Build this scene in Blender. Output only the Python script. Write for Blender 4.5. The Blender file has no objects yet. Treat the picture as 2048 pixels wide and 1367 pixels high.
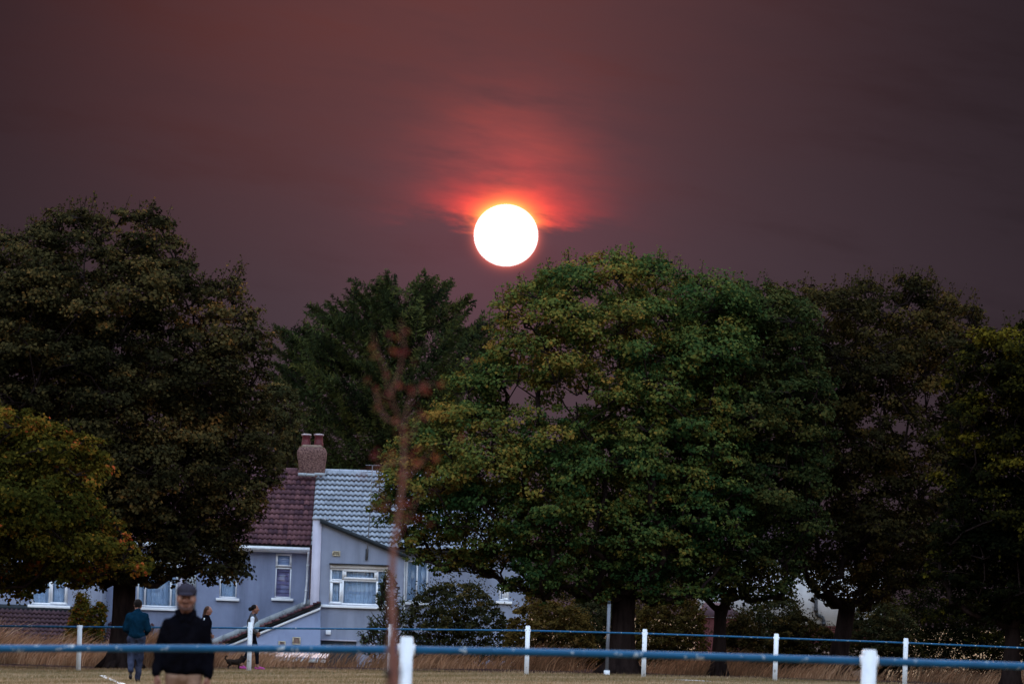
import bpy, bmesh, math, random
import numpy as np
from mathutils import Vector, Matrix

random.seed(7)
RNG = np.random.default_rng(11)
R = math.radians
scene = bpy.context.scene
COL = scene.collection

# ------------------------------------------------------------------ camera
FPX, IW, IH = 14000.0, 2048.0, 1367.0          # focal length in photo pixels: a 246 mm telephoto
CAM = Vector((0.0, 0.0, 1.7))
ROLL = R(2.0)                                   # the camera was held about two degrees off level
PITCH = math.atan(534.5 * math.cos(ROLL) / FPX)
FWD = Vector((0, math.cos(PITCH), math.sin(PITCH)))
_r0, _u0 = Vector((1, 0, 0)), Vector((0, -math.sin(PITCH), math.cos(PITCH)))
RIGHT = _r0 * math.cos(ROLL) + _u0 * math.sin(ROLL)
UP = -_r0 * math.sin(ROLL) + _u0 * math.cos(ROLL)
cam_data = bpy.data.cameras.new('camera')
cam_data.sensor_width = 36.0
cam_data.lens = FPX * 36.0 / IW
cam_data.clip_start = 1.0
cam_data.clip_end = 20000.0
cam_data.dof.use_dof = True
cam_data.dof.focus_distance = 196.0
cam_data.dof.aperture_fstop = 6.3
cam = bpy.data.objects.new('camera', cam_data)
COL.objects.link(cam)
_m = Matrix((RIGHT, UP, -FWD)).transposed().to_4x4()
_m.translation = CAM
cam.matrix_world = _m
scene.camera = cam

def at(px, py, D):
    """photo pixel -> world point at the distance D (metres along Y)"""
    d = FWD + RIGHT * ((px - IW / 2) / FPX) + UP * ((IH / 2 - py) / FPX)
    return CAM + d * (D / d.y)

# ------------------------------------------------------------------ sky, sun, exposure
EV = 5.3
K = 1.0 / 2 ** EV
SUN_DIR = (at(1012, 470.5, 1000) - CAM).normalized()
SUN_EL = math.degrees(math.asin(SUN_DIR.z))
SUN_AZ = math.degrees(math.atan2(SUN_DIR.x, SUN_DIR.y))
world = bpy.data.worlds.new('World')
scene.world = world
world.use_nodes = True
wt = world.node_tree
wt.nodes.clear()

class V:
    """a scalar socket with arithmetic"""
    def __init__(s, sock): s.s = sock
def _in(node, i, v):
    if isinstance(v, V): wt.links.new(v.s, node.inputs[i])
    else: node.inputs[i].default_value = v
def M(op, *a):
    n = wt.nodes.new('ShaderNodeMath'); n.operation = op
    for i, v in enumerate(a): _in(n, i, v)
    return V(n.outputs[0])
def add(*a):
    r = a[0]
    for b in a[1:]: r = M('ADD', r, b)
    return r
def mul(*a):
    r = a[0]
    for b in a[1:]: r = M('MULTIPLY', r, b)
    return r
def sub(a, b): return M('SUBTRACT', a, b)
def gauss(x, s): return M('EXPONENT', mul(mul(x, x), -1.0 / (2 * s * s)))
def sstep(x, a, b):
    n = wt.nodes.new('ShaderNodeMapRange'); n.interpolation_type = 'SMOOTHSTEP'
    _in(n, 0, x); n.inputs[1].default_value = a; n.inputs[2].default_value = b
    n.inputs[3].default_value = 0; n.inputs[4].default_value = 1
    return V(n.outputs[0])
def noise(vec, scale, detail=4, rough=0.55):
    n = wt.nodes.new('ShaderNodeTexNoise'); n.inputs['Scale'].default_value = scale
    n.inputs['Detail'].default_value = detail; n.inputs['Roughness'].default_value = rough
    wt.links.new(vec, n.inputs['Vector'])
    return V(n.outputs['Fac'])
def comb(x, y, z):
    n = wt.nodes.new('ShaderNodeCombineXYZ')
    for i, v in enumerate((x, y, z)): _in(n, i, v)
    return n.outputs[0]

tc = wt.nodes.new('ShaderNodeTexCoord')
sp = wt.nodes.new('ShaderNodeSeparateXYZ')
wt.links.new(tc.outputs['Generated'], sp.inputs[0])
dx, dy, dz = (V(sp.outputs[i]) for i in range(3))
U = sub(mul(M('ARCTAN2', dx, dy), 57.29578), SUN_AZ)            # degrees to the side of the sun
Vv = sub(mul(M('ARCSINE', dz), 57.29578), SUN_EL)               # degrees above the sun
# the low smoke layer: optically thick near the horizon, thin overhead
airmass = M('DIVIDE', 1.0, add(M('MAXIMUM', dz, 0.0), 0.025))
bank = sstep(dz, 0.095, 0.36)                                   # added cut above the view: dark sky below, bright unseen sky fills from above
T = tuple(mul(bank, M('EXPONENT', mul(airmass, -t_))) for t_ in (0.37, 0.485, 0.51))
# cloud streaks lie nearly level and slope down to the right
streak = noise(comb(mul(U, 0.42), mul(add(Vv, mul(U, 0.13)), 1.9), 0.0), 1.0, 5, 0.6)
wisp = noise(comb(mul(U, 1.4), mul(add(Vv, mul(U, 0.10)), 5.0), 3.7), 1.0, 5, 0.6)
r_sun = M('SQRT', add(mul(U, U), mul(mul(Vv, 1.04), mul(Vv, 1.04))))
wide = gauss(U, 2.6)
above = sstep(add(Vv, mul(sub(streak, 0.5), 0.6)), 0.0, 0.7)
gate = sstep(add(Vv, mul(sub(wisp, 0.5), 0.55)), 0.02, 0.24)
topw = mul(sstep(Vv, -1.2, 1.9), gauss(add(U, 0.9), 1.95), add(0.55, mul(streak, 0.9)))
mid = mul(gauss(U, 0.48), gauss(sub(Vv, 0.55), 0.42), M('MAXIMUM', sub(mul(streak, 4.6), 1.6), 0.0), above)
r_wide = M('SQRT', add(mul(mul(U, 0.82), mul(U, 0.82)), mul(Vv, Vv)))
glow = mul(M('EXPONENT', mul(M('MAXIMUM', sub(r_wide, 0.2), 0.0), -7.0)), gate, M('MAXIMUM', sub(mul(wisp, 2.6), 0.45), 0.1))
core = mul(M('EXPONENT', mul(sub(r_sun, 0.266), -24.0)), gate)
rim = M('EXPONENT', mul(M('MAXIMUM', sub(r_sun, 0.26), 0.0), -38.0))
pink = gauss(r_sun, 0.75)
disc = sub(1.0, sstep(r_sun, 0.259, 0.265))
dark = sub(1.12, mul(sstep(streak, 0.45, 0.75), 0.22))
fade = sub(1.0, mul(sstep(Vv, -1.0, 2.0), 0.3))
def channel(edge, centre, t, m, g, c, p, ri):
    base = mul(add(edge, mul(wide, centre - edge)), dark, fade)
    return mul(add(base, mul(topw, t), mul(mid, m), mul(glow, g), mul(core, c), mul(pink, p), mul(rim, ri), mul(disc, 1.7)), K)
cr = channel(0.022, 0.064, 0.074, 0.19, 2.2, 1.2, 0.046, 0.6)
cg = channel(0.0155, 0.0415, 0.012, 0.022, 0.085, 0.50, 0.008, 0.10)
cb = channel(0.0205, 0.0525, 0.004, 0.014, 0.030, 0.03, 0.012, 0.06)
sky = wt.nodes.new('ShaderNodeTexSky')
sky.sky_type = 'NISHITA'
sky.sun_disc = False
sky.sun_elevation = R(SUN_EL)
sky.sun_rotation = R(SUN_AZ)
sky.air_density = 1.0
sky.dust_density = 2.0
sky.ozone_density = 1.2
SKY_GAIN = 0.15
ssep = wt.nodes.new('ShaderNodeSeparateColor'); wt.links.new(sky.outputs[0], ssep.inputs[0])
mixs = wt.nodes.new('ShaderNodeCombineColor')
for i, c_ in enumerate((cr, cg, cb)):
    v = add(mul(T[i], V(ssep.outputs[i]), SKY_GAIN), mul(sub(1.0, T[i]), c_))
    wt.links.new(v.s, mixs.inputs[i])
bg = wt.nodes.new('ShaderNodeBackground')
bg.inputs['Strength'].default_value = 1.0
wt.links.new(mixs.outputs[0], bg.inputs['Color'])
wo = wt.nodes.new('ShaderNodeOutputWorld')
wt.links.new(bg.outputs[0], wo.inputs['Surface'])

sun_data = bpy.data.lights.new('sun_lamp', 'SUN')
sun_data.energy = 0.012
sun_data.angle = R(0.53)
sun_data.color = (1.0, 0.36, 0.18)
sun_lamp = bpy.data.objects.new('sun_lamp', sun_data)
COL.objects.link(sun_lamp)
sun_lamp.rotation_euler = (-SUN_DIR).to_track_quat('-Z', 'Y').to_euler()
sun_lamp.location = (0, 100, 60)

vs = scene.view_settings
vs.view_transform = 'Standard'
vs.look = 'None'
vs.exposure = EV
vs.gamma = 1.0
vs.use_curve_mapping = False
scene.render.engine = 'CYCLES'
scene.cycles.max_bounces = 6
scene.cycles.transparent_max_bounces = 12

# ------------------------------------------------------------------ helpers
def tag(o, label=None, cat=None, group=None, kind=None):
    if label: o['label'] = label
    if cat: o['category'] = cat
    if group: o['group'] = group
    if kind: o['kind'] = kind
    return o

def empty(name, loc=(0, 0, 0), rz=0.0):
    o = bpy.data.objects.new(name, None)
    o.empty_display_size = 0.2
    COL.objects.link(o)
    o.location = loc
    o.rotation_euler = (0, 0, rz)
    return o

def wm(o):
    m = o.matrix_parent_inverse @ o.matrix_basis
    return wm(o.parent) @ m if o.parent else o.matrix_basis.copy()

def link(name, me, mat=None, parent=None):
    o = bpy.data.objects.new(name, me)
    if mat and not me.materials: me.materials.append(mat)
    COL.objects.link(o)
    if parent is not None:
        o.parent = parent
        o.matrix_parent_inverse = wm(parent).inverted()      # meshes are given in world coordinates
    return o

def np_mesh(name, verts, faces_flat, counts, smooth=False, attr=None):
    me = bpy.data.meshes.new(name)
    verts = np.asarray(verts, dtype=np.float32).reshape(-1, 3)
    faces_flat = np.asarray(faces_flat, dtype=np.int32).ravel()
    counts = np.asarray(counts, dtype=np.int32)
    me.vertices.add(len(verts)); me.vertices.foreach_set('co', verts.ravel())
    me.loops.add(len(faces_flat)); me.loops.foreach_set('vertex_index', faces_flat)
    me.polygons.add(len(counts))
    starts = np.concatenate(([0], np.cumsum(counts)[:-1])).astype(np.int32)
    me.polygons.foreach_set('loop_start', starts)
    if smooth: me.polygons.foreach_set('use_smooth', np.ones(len(counts), dtype=bool))
    if attr is not None:
        a = me.attributes.new('hue', 'FLOAT', 'POINT')
        a.data.foreach_set('value', np.asarray(attr, dtype=np.float32))
    me.update(calc_edges=True)
    return me

class MB:
    def __init__(s): s.v, s.f = [], []
    def poly(s, pts):
        b = len(s.v); s.v += [tuple(p) for p in pts]; s.f.append(list(range(b, b + len(pts)))); return s
    def box(s, x0, x1, y0, y1, z0, z1):
        return s.hexa([(x0, y0, z0), (x1, y0, z0), (x1, y1, z0), (x0, y1, z0)], [(x0, y0, z1), (x1, y0, z1), (x1, y1, z1), (x0, y1, z1)])
    def hexa(s, lo, hi):
        b = len(s.v); s.v += [tuple(p) for p in lo] + [tuple(p) for p in hi]
        s.f += [[b + i for i in q] for q in ((3, 2, 1, 0), (4, 5, 6, 7), (0, 1, 5, 4), (1, 2, 6, 5), (2, 3, 7, 6), (3, 0, 4, 7))]
        return s
    def prism(s, pts, y0, y1):
        """polygon in (x, z), counter-clockwise seen from -Y, extruded from y0 to y1"""
        n = len(pts); b = len(s.v)
        s.v += [(p[0], y0, p[1]) for p in pts] + [(p[0], y1, p[1]) for p in pts]
        s.f.append([b + i for i in range(n)]); s.f.append([b + n + i for i in reversed(range(n))])
        for i in range(n):
            j = (i + 1) % n
            s.f.append([b + j, b + i, b + n + i, b + n + j])
        return s
    def tube(s, path, rad, n=8, cap=True):
        path = [Vector(p) for p in path]
        if not hasattr(rad, '__len__'): rad = [rad] * len(path)
        b0 = len(s.v); ref = None
        for i, p in enumerate(path):
            d = (path[min(i + 1, len(path) - 1)] - path[max(i - 1, 0)]).normalized()
            if ref is None: ref = d.orthogonal().normalized()
            ref = (ref - d * ref.dot(d)).normalized()
            bi = d.cross(ref)
            for k in range(n):
                a = 2 * math.pi * k / n
                s.v.append(tuple(p + (ref * math.cos(a) + bi * math.sin(a)) * rad[i]))
        for i in range(len(path) - 1):
            for k in range(n):
                k2 = (k + 1) % n
                s.f.append([b0 + i * n + k, b0 + i * n + k2, b0 + (i + 1) * n + k2, b0 + (i + 1) * n + k])
        if cap:
            s.f.append([b0 + k for k in reversed(range(n))])
            s.f.append([b0 + (len(path) - 1) * n + k for k in range(n)])
        return s
    def lathe(s, cx, cy, prof, n=16):
        b = len(s.v)
        for r, z in prof:
            for k in range(n):
                a = 2 * math.pi * k / n
                s.v.append((cx + r * math.cos(a), cy + r * math.sin(a), z))
        for i in range(len(prof) - 1):
            for k in range(n):
                k2 = (k + 1) % n
                s.f.append([b + i * n + k, b + i * n + k2, b + (i + 1) * n + k2, b + (i + 1) * n + k])
        s.f.append([b + k for k in reversed(range(n))])
        s.f.append([b + (len(prof) - 1) * n + k for k in range(n)])
        return s
    def mesh(s, name, smooth=False):
        fl = [i for f in s.f for i in f]
        return np_mesh(name, s.v, fl, [len(f) for f in s.f], smooth)
    def build(s, name, mat, parent=None, smooth=False, bevel=0.0):
        o = link(name, s.mesh(name, smooth), mat, parent)
        if bevel:
            m = o.modifiers.new('bevel', 'BEVEL'); m.width = bevel; m.segments = 2; m.limit_method = 'ANGLE'
        return o

def rect(x0, x1, y0, y1, D):
    """photo rectangle -> level rectangle in X, Z at the distance D (taken about its centre)"""
    c = at((x0 + x1) / 2, (y0 + y1) / 2, D)
    s = D / FPX / 2
    return c.x - (x1 - x0) * s, c.x + (x1 - x0) * s, c.z - (y1 - y0) * s, c.z + (y1 - y0) * s

# ------------------------------------------------------------------ materials
def mat(name, c1, c2=None, rough=0.75, scale=3.0, bump=0.0, bscale=40.0, detail=5, spec=0.3, obj_random=0.0, stretch=None, metallic=0.0, contrast=(0.35, 0.68), streak=0.0, chips=None):
    m = bpy.data.materials.new(name); m.use_nodes = True
    nt = m.node_tree; p = nt.nodes['Principled BSDF']
    p.inputs['Roughness'].default_value = rough
    p.inputs['Specular IOR Level'].default_value = spec
    p.inputs['Metallic'].default_value = metallic
    tc = nt.nodes.new('ShaderNodeTexCoord')
    geo = nt.nodes.new('ShaderNodeNewGeometry')
    mp = nt.nodes.new('ShaderNodeMapping')
    nt.links.new(geo.outputs['Position'], mp.inputs[0])
    if stretch: mp.inputs['Scale'].default_value = stretch
    c2 = c2 or tuple(x * 0.8 for x in c1)
    nz = nt.nodes.new('ShaderNodeTexNoise'); nz.inputs['Scale'].default_value = scale; nz.inputs['Detail'].default_value = detail
    nz.inputs['Roughness'].default_value = 0.65
    nt.links.new(mp.outputs[0], nz.inputs['Vector'])
    mr = nt.nodes.new('ShaderNodeMapRange')
    mr.inputs[1].default_value, mr.inputs[2].default_value = contrast
    nt.links.new(nz.outputs['Fac'], mr.inputs[0])
    mx = nt.nodes.new('ShaderNodeMix'); mx.data_type = 'RGBA'
    mx.inputs['A'].default_value = (*c1, 1); mx.inputs['B'].default_value = (*c2, 1)
    if obj_random:
        oi = nt.nodes.new('ShaderNodeObjectInfo')
        m1 = nt.nodes.new('ShaderNodeMix'); m1.data_type = 'FLOAT'
        m1.inputs['Factor'].default_value = obj_random
        nt.links.new(mr.outputs[0], m1.inputs['A']); nt.links.new(oi.outputs['Random'], m1.inputs['B'])
        nt.links.new(m1.outputs['Result'], mx.inputs['Factor'])
    else:
        nt.links.new(mr.outputs[0], mx.inputs['Factor'])
    out = mx.outputs['Result']
    def blend(src, col, scl, stc, lo, hi, amount):
        m3 = nt.nodes.new('ShaderNodeMapping'); m3.inputs['Scale'].default_value = stc; m3.inputs['Location'].default_value = (3.1, 1.7, 5.3)
        nt.links.new(geo.outputs['Position'], m3.inputs[0])
        n3 = nt.nodes.new('ShaderNodeTexNoise'); n3.inputs['Scale'].default_value = scl; n3.inputs['Detail'].default_value = 6; n3.inputs['Roughness'].default_value = 0.6
        nt.links.new(m3.outputs[0], n3.inputs['Vector'])
        r3 = nt.nodes.new('ShaderNodeMapRange'); r3.inputs[1].default_value = lo; r3.inputs[2].default_value = hi; r3.inputs[4].default_value = amount
        nt.links.new(n3.outputs['Fac'], r3.inputs[0])
        x3 = nt.nodes.new('ShaderNodeMix'); x3.data_type = 'RGBA'; x3.inputs['B'].default_value = (*col, 1)
        nt.links.new(r3.outputs[0], x3.inputs['Factor']); nt.links.new(src, x3.inputs['A'])
        return x3.outputs['Result']
    if streak: out = blend(out, tuple(x * .45 for x in c2), 1.6, (1, 1, .12), .48, .75, streak)   # rain streaks and grime
    if chips: out = blend(out, chips, 13.0, (1, 1, 1), .61, .66, .85)                                # chipped paint
    nt.links.new(out, p.inputs['Base Color'])
    if bump:
        n2 = nt.nodes.new('ShaderNodeTexNoise'); n2.inputs['Scale'].default_value = bscale; n2.inputs['Detail'].default_value = 4
        nt.links.new(mp.outputs[0], n2.inputs['Vector'])
        bp = nt.nodes.new('ShaderNodeBump'); bp.inputs['Strength'].default_value = bump; bp.inputs['Distance'].default_value = 0.03
        nt.links.new(n2.outputs['Fac'], bp.inputs['Height']); nt.links.new(bp.outputs[0], p.inputs['Normal'])
    return m

def leaf_mat(name, ramp, trans=0.25, rough=0.5, spec=0.0):
    spec = 0.0
    m = bpy.data.materials.new(name); m.use_nodes = True
    nt = m.node_tree; p = nt.nodes['Principled BSDF']
    p.inputs['Roughness'].default_value = rough
    p.inputs['Specular IOR Level'].default_value = spec
    at_ = nt.nodes.new('ShaderNodeAttribute'); at_.attribute_name = 'hue'
    cr_ = nt.nodes.new('ShaderNodeValToRGB')
    el = cr_.color_ramp.elements
    while len(el) < len(ramp): el.new(0.5)
    for e, (pos, c) in zip(el, ramp):
        e.position = pos; e.color = (*c, 1)
    nt.links.new(at_.outputs['Fac'], cr_.inputs[0])
    nt.links.new(cr_.outputs[0], p.inputs['Base Color'])
    if trans:
        tr = nt.nodes.new('ShaderNodeBsdfTranslucent'); nt.links.new(cr_.outputs[0], tr.inputs[0])
        mx = nt.nodes.new('ShaderNodeMixShader'); mx.inputs[0].default_value = trans
        nt.links.new(p.outputs[0], mx.inputs[1]); nt.links.new(tr.outputs[0], mx.inputs[2])
        nt.links.new(mx.outputs[0], nt.nodes['Material Output'].inputs[0])
    return m

def glass_mat(name, tint=(0.75, 0.82, 0.9)):
    m = bpy.data.materials.new(name); m.use_nodes = True
    nt = m.node_tree; nt.nodes.remove(nt.nodes['Principled BSDF'])
    tr = nt.nodes.new('ShaderNodeBsdfTransparent'); tr.inputs[0].default_value = (*tint, 1)
    gl = nt.nodes.new('ShaderNodeBsdfGlossy'); gl.inputs['Roughness'].default_value = 0.05
    lw = nt.nodes.new('ShaderNodeLayerWeight'); lw.inputs[0].default_value = 0.5
    pw = nt.nodes.new('ShaderNodeMath'); pw.operation = 'POWER'; pw.inputs[1].default_value = 4.0
    nt.links.new(lw.outputs['Facing'], pw.inputs[0])
    fr = nt.nodes.new('ShaderNodeMath'); fr.operation = 'MULTIPLY_ADD'; fr.inputs[1].default_value = 0.6; fr.inputs[2].default_value = 0.05
    nt.links.new(pw.outputs[0], fr.inputs[0])
    mx = nt.nodes.new('ShaderNodeMixShader')
    nt.links.new(fr.outputs[0], mx.inputs[0]); nt.links.new(tr.outputs[0], mx.inputs[1]); nt.links.new(gl.outputs[0], mx.inputs[2])
    nt.links.new(mx.outputs[0], nt.nodes['Material Output'].inputs[0])
    return m

MT = {}
MT['grass'] = mat('mown_dry_grass', (0.19, 0.130, 0.075), (0.085, 0.070, 0.034), 0.95, 0.9, 0.8, 30, spec=0.05, stretch=(1, 0.35, 1))
MT['bark'] = mat('bark', (0.028, 0.019, 0.018), (0.010, 0.007, 0.007), 0.95, 6, 1.0, 18, spec=0.0, stretch=(1, 1, 0.25))
MT['bark_red'] = mat('reddish_bark', (0.22, 0.095, 0.072), (0.15, 0.06, 0.048), 0.9, 8, 0.5, 30, spec=0.08)
MT['stake'] = mat('weathered_stake', (0.19, 0.105, 0.075), (0.12, 0.065, 0.05), 0.9, 6, 0.5, 30, spec=0.08, stretch=(1, 1, 0.15))
MT['white_paint'] = mat('white_post_paint', (0.80, 0.81, 0.84), (0.60, 0.62, 0.67), 0.55, 5, 0.2, 40, spec=0.35, contrast=(0.5, 0.8), streak=0.5, chips=(0.34, 0.32, 0.30))
MT['blue_paint'] = mat('blue_rail_paint', (0.003, 0.085, 0.19), (0.003, 0.062, 0.145), 0.5, 4, 0.1, 30, spec=0.25, chips=(0.42, 0.46, 0.48))
MT['blue_wall'] = mat('blue_grey_render', (0.24, 0.28, 0.41), (0.175, 0.205, 0.31), 0.95, 0.7, 0.35, 55, spec=0.06, detail=8, streak=0.55)
MT['grey_wall'] = mat('pale_grey_render', (0.265, 0.295, 0.39), (0.205, 0.23, 0.315), 0.95, 0.8, 0.35, 55, spec=0.06, detail=8, streak=0.55)
MT['pier'] = mat('lilac_grey_pier', (0.44, 0.42, 0.50), (0.37, 0.35, 0.43), 0.95, 1.2, 0.2, 55, spec=0.06, streak=0.55)
MT['white_wall'] = mat('white_render', (0.60, 0.60, 0.63), (0.48, 0.48, 0.51), 0.95, 1.0, 0.4, 45, spec=0.06, streak=0.55)
MT['brick_red'] = mat('red_brick_face', (0.10, 0.03, 0.03), (0.06, 0.02, 0.02), 0.9, 14, 0.4, 40, spec=0.06)
MT['upvc'] = mat('white_window_frame', (0.80, 0.82, 0.86), (0.72, 0.74, 0.80), 0.35, 3, spec=0.45)
MT['gutter'] = mat('white_gutter', (0.72, 0.75, 0.79), (0.52, 0.55, 0.60), 0.45, 5, spec=0.4)
MT['dark_trim'] = mat('dark_barge_board', (0.022, 0.028, 0.036), (0.014, 0.018, 0.022), 0.7, 6, spec=0.2)
MT['black_pipe'] = mat('black_pipe', (0.018, 0.02, 0.028), (0.012, 0.013, 0.018), 0.4, 6, spec=0.4)
MT['room'] = mat('dark_room', (0.03, 0.03, 0.035), (0.02, 0.02, 0.025), 0.95, 2)
MT['curtain'] = mat('net_curtain', (0.75, 0.78, 0.82), (0.55, 0.60, 0.66), 0.95, 8, spec=0.05, stretch=(4, 1, 0.5))
MT['blind'] = mat('mauve_blind', (0.42, 0.29, 0.42), (0.34, 0.23, 0.35), 0.85, 3, spec=0.1)
MT['pale_blind'] = mat('pale_blind', (0.66, 0.69, 0.82), (0.55, 0.58, 0.72), 0.85, 3, spec=0.1)
MT['glass'] = glass_mat('window_glass')
MT['tile_grey'] = mat('grey_roof_tile', (0.35, 0.385, 0.45), (0.20, 0.225, 0.275), 0.8, 5, 0.25, 30, spec=0.15, obj_random=0.45, streak=0.35)
MT['tile_brown'] = mat('brown_roof_tile', (0.14, 0.064, 0.070), (0.028, 0.015, 0.025), 0.85, 5, 0.35, 30, spec=0.1, obj_random=0.75)
MT['tile_plum'] = mat('plum_roof_tile', (0.080, 0.044, 0.052), (0.036, 0.021, 0.028), 0.85, 4, 0.35, 30, spec=0.1, obj_random=0.5)
MT['underlay'] = mat('roof_underlay', (0.03, 0.028, 0.03), None, 0.95, 5)
MT['lead'] = mat('lead_flashing', (0.34, 0.37, 0.40), (0.24, 0.26, 0.29), 0.6, 6, 0.2, 20, spec=0.3)
MT['pebble'] = mat('pebble_dash', (0.20, 0.115, 0.10), (0.075, 0.04, 0.04), 1.0, 22, 1.0, 28, spec=0.03, detail=3, contrast=(0.42, 0.58))
MT['mortar'] = mat('mortar_flaunching', (0.21, 0.145, 0.11), (0.14, 0.095, 0.075), 0.95, 9, 0.6, 30)
MT['pot'] = mat('red_glazed_pot', (0.115, 0.018, 0.026), (0.070, 0.012, 0.018), 0.45, 7, spec=0.35)
MT['pot_cap'] = mat('pot_cap', (0.42, 0.34, 0.36), (0.28, 0.21, 0.22), 0.8, 9)
MT['cream'] = mat('cream_vent', (0.52, 0.45, 0.33), (0.44, 0.38, 0.28), 0.7, 4)
MT['terracotta'] = mat('terracotta_vent', (0.46, 0.28, 0.19), (0.36, 0.22, 0.15), 0.8, 6)
MT['metal'] = mat('galvanised_metal', (0.15, 0.155, 0.18), (0.10, 0.105, 0.12), 0.45, 6, spec=0.5, metallic=0.3)
MT['corrugated'] = mat('corrugated_sheet', (0.36, 0.38, 0.41), (0.22, 0.23, 0.25), 0.6, 3, spec=0.3)
MT['chalk'] = mat('chalk_line', (0.62, 0.61, 0.60), (0.34, 0.31, 0.27), 0.95, 14, spec=0.05, contrast=(0.5, 0.75))

# ------------------------------------------------------------------ ground
_GX = [-60, -10.6, -6.4, 0.4, 3.3, 6.5, 9.7, 60]
_GZ = [-0.35, -0.17, -0.03, 0.127, 0.164, 0.177, 0.16, 0.16]
def gz(x, y):
    x = np.asarray(x, float); y = np.asarray(y, float)
    base = np.interp(x, _GX, _GZ)
    t = np.clip((y - 70) / 60, 0, 1); t = t * t * (3 - 2 * t)
    near = 0.13
    b = near + (base - near) * t
    s = np.clip((y - 187.5) / 14.0, 0, 1); s = s * s * (3 - 2 * s)
    return b * (1 - s) + (-2.05) * s + np.sin(x * 1.7 + y * .6) * .004 + np.sin(x * .5 - y * .23) * .012
def gzf(x, y): return float(gz(x, y))

xs = np.unique(np.concatenate([np.linspace(-3000, -60, 10), np.linspace(-60, -22, 12), np.linspace(-22, 22, 110), np.linspace(22, 60, 12), np.linspace(60, 3000, 10)]))
ys = np.unique(np.concatenate([np.linspace(-800, 30, 10), np.linspace(30, 130, 30), np.linspace(130, 215, 140), np.linspace(215, 300, 20), np.linspace(300, 6000, 12)]))
gx, gy = np.meshgrid(xs, ys, indexing='xy')
gzz = gz(gx, gy)
nx, ny = len(xs), len(ys)
ii, jj = np.meshgrid(np.arange(nx - 1), np.arange(ny - 1), indexing='xy')
b0 = (jj * nx + ii).ravel()
quads = np.stack([b0, b0 + 1, b0 + nx + 1, b0 + nx], 1)
ground = link('ground', np_mesh('ground', np.stack([gx.ravel(), gy.ravel(), gzz.ravel()], 1), quads, np.full(len(quads), 4), True), MT['grass'])
tag(ground, kind='structure')

# chalk marks on the pitch
def chalk(name, pts, w, label):
    mb = MB()
    n = 14
    P0, P1 = Vector(pts[0]), Vector(pts[1])
    side = Vector((P1 - P0).xy.to_3d()).cross(Vector((0, 0, 1))).normalized() * w / 2
    for i in range(n):
        a, b = P0.lerp(P1, i / n), P0.lerp(P1, (i + 1) / n)
        q = []
        for p, s_ in ((a, 1), (a, -1), (b, -1), (b, 1)):
            x, y = (p + side * s_).xy
            q.append((x, y, gzf(x, y) + 0.012))
        mb.poly(q[::-1])
    return tag(mb.build(name, MT['chalk']), kind='structure')
def ground_at(px, py):
    D = 150.0
    for _ in range(60):
        p = at(px, py, D)
        D += (p.z - gzf(p.x, p.y)) * 60
    return at(px, py, D)
chalk('pitch_line', [ground_at(205, 1350), ground_at(250, 1371)], 0.13, '')
chalk('pitch_line', [ground_at(1362, 1359), ground_at(1405, 1361.5)], 0.5, '')

# dark sheet on the ground standing in for the trees' shade
MT['shade_strip'] = mat('painted_ground_shade', (0.060, 0.038, 0.034), (0.028, 0.018, 0.017), 1.0, 2.2, 0.8, 24, spec=0.0)
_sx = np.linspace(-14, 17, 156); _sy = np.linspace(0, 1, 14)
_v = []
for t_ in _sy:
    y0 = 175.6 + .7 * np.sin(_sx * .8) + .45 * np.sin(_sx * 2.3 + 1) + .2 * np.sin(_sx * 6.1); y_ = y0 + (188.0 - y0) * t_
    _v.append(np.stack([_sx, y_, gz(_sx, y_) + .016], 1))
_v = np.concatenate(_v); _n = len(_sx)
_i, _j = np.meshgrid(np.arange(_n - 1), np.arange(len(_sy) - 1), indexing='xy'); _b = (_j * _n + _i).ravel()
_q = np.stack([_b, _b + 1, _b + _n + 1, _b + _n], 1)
tag(link('shade_strip', np_mesh('shade_strip', _v, _q, np.full(len(_q), 4), True), MT['shade_strip']), kind='structure')

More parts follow.
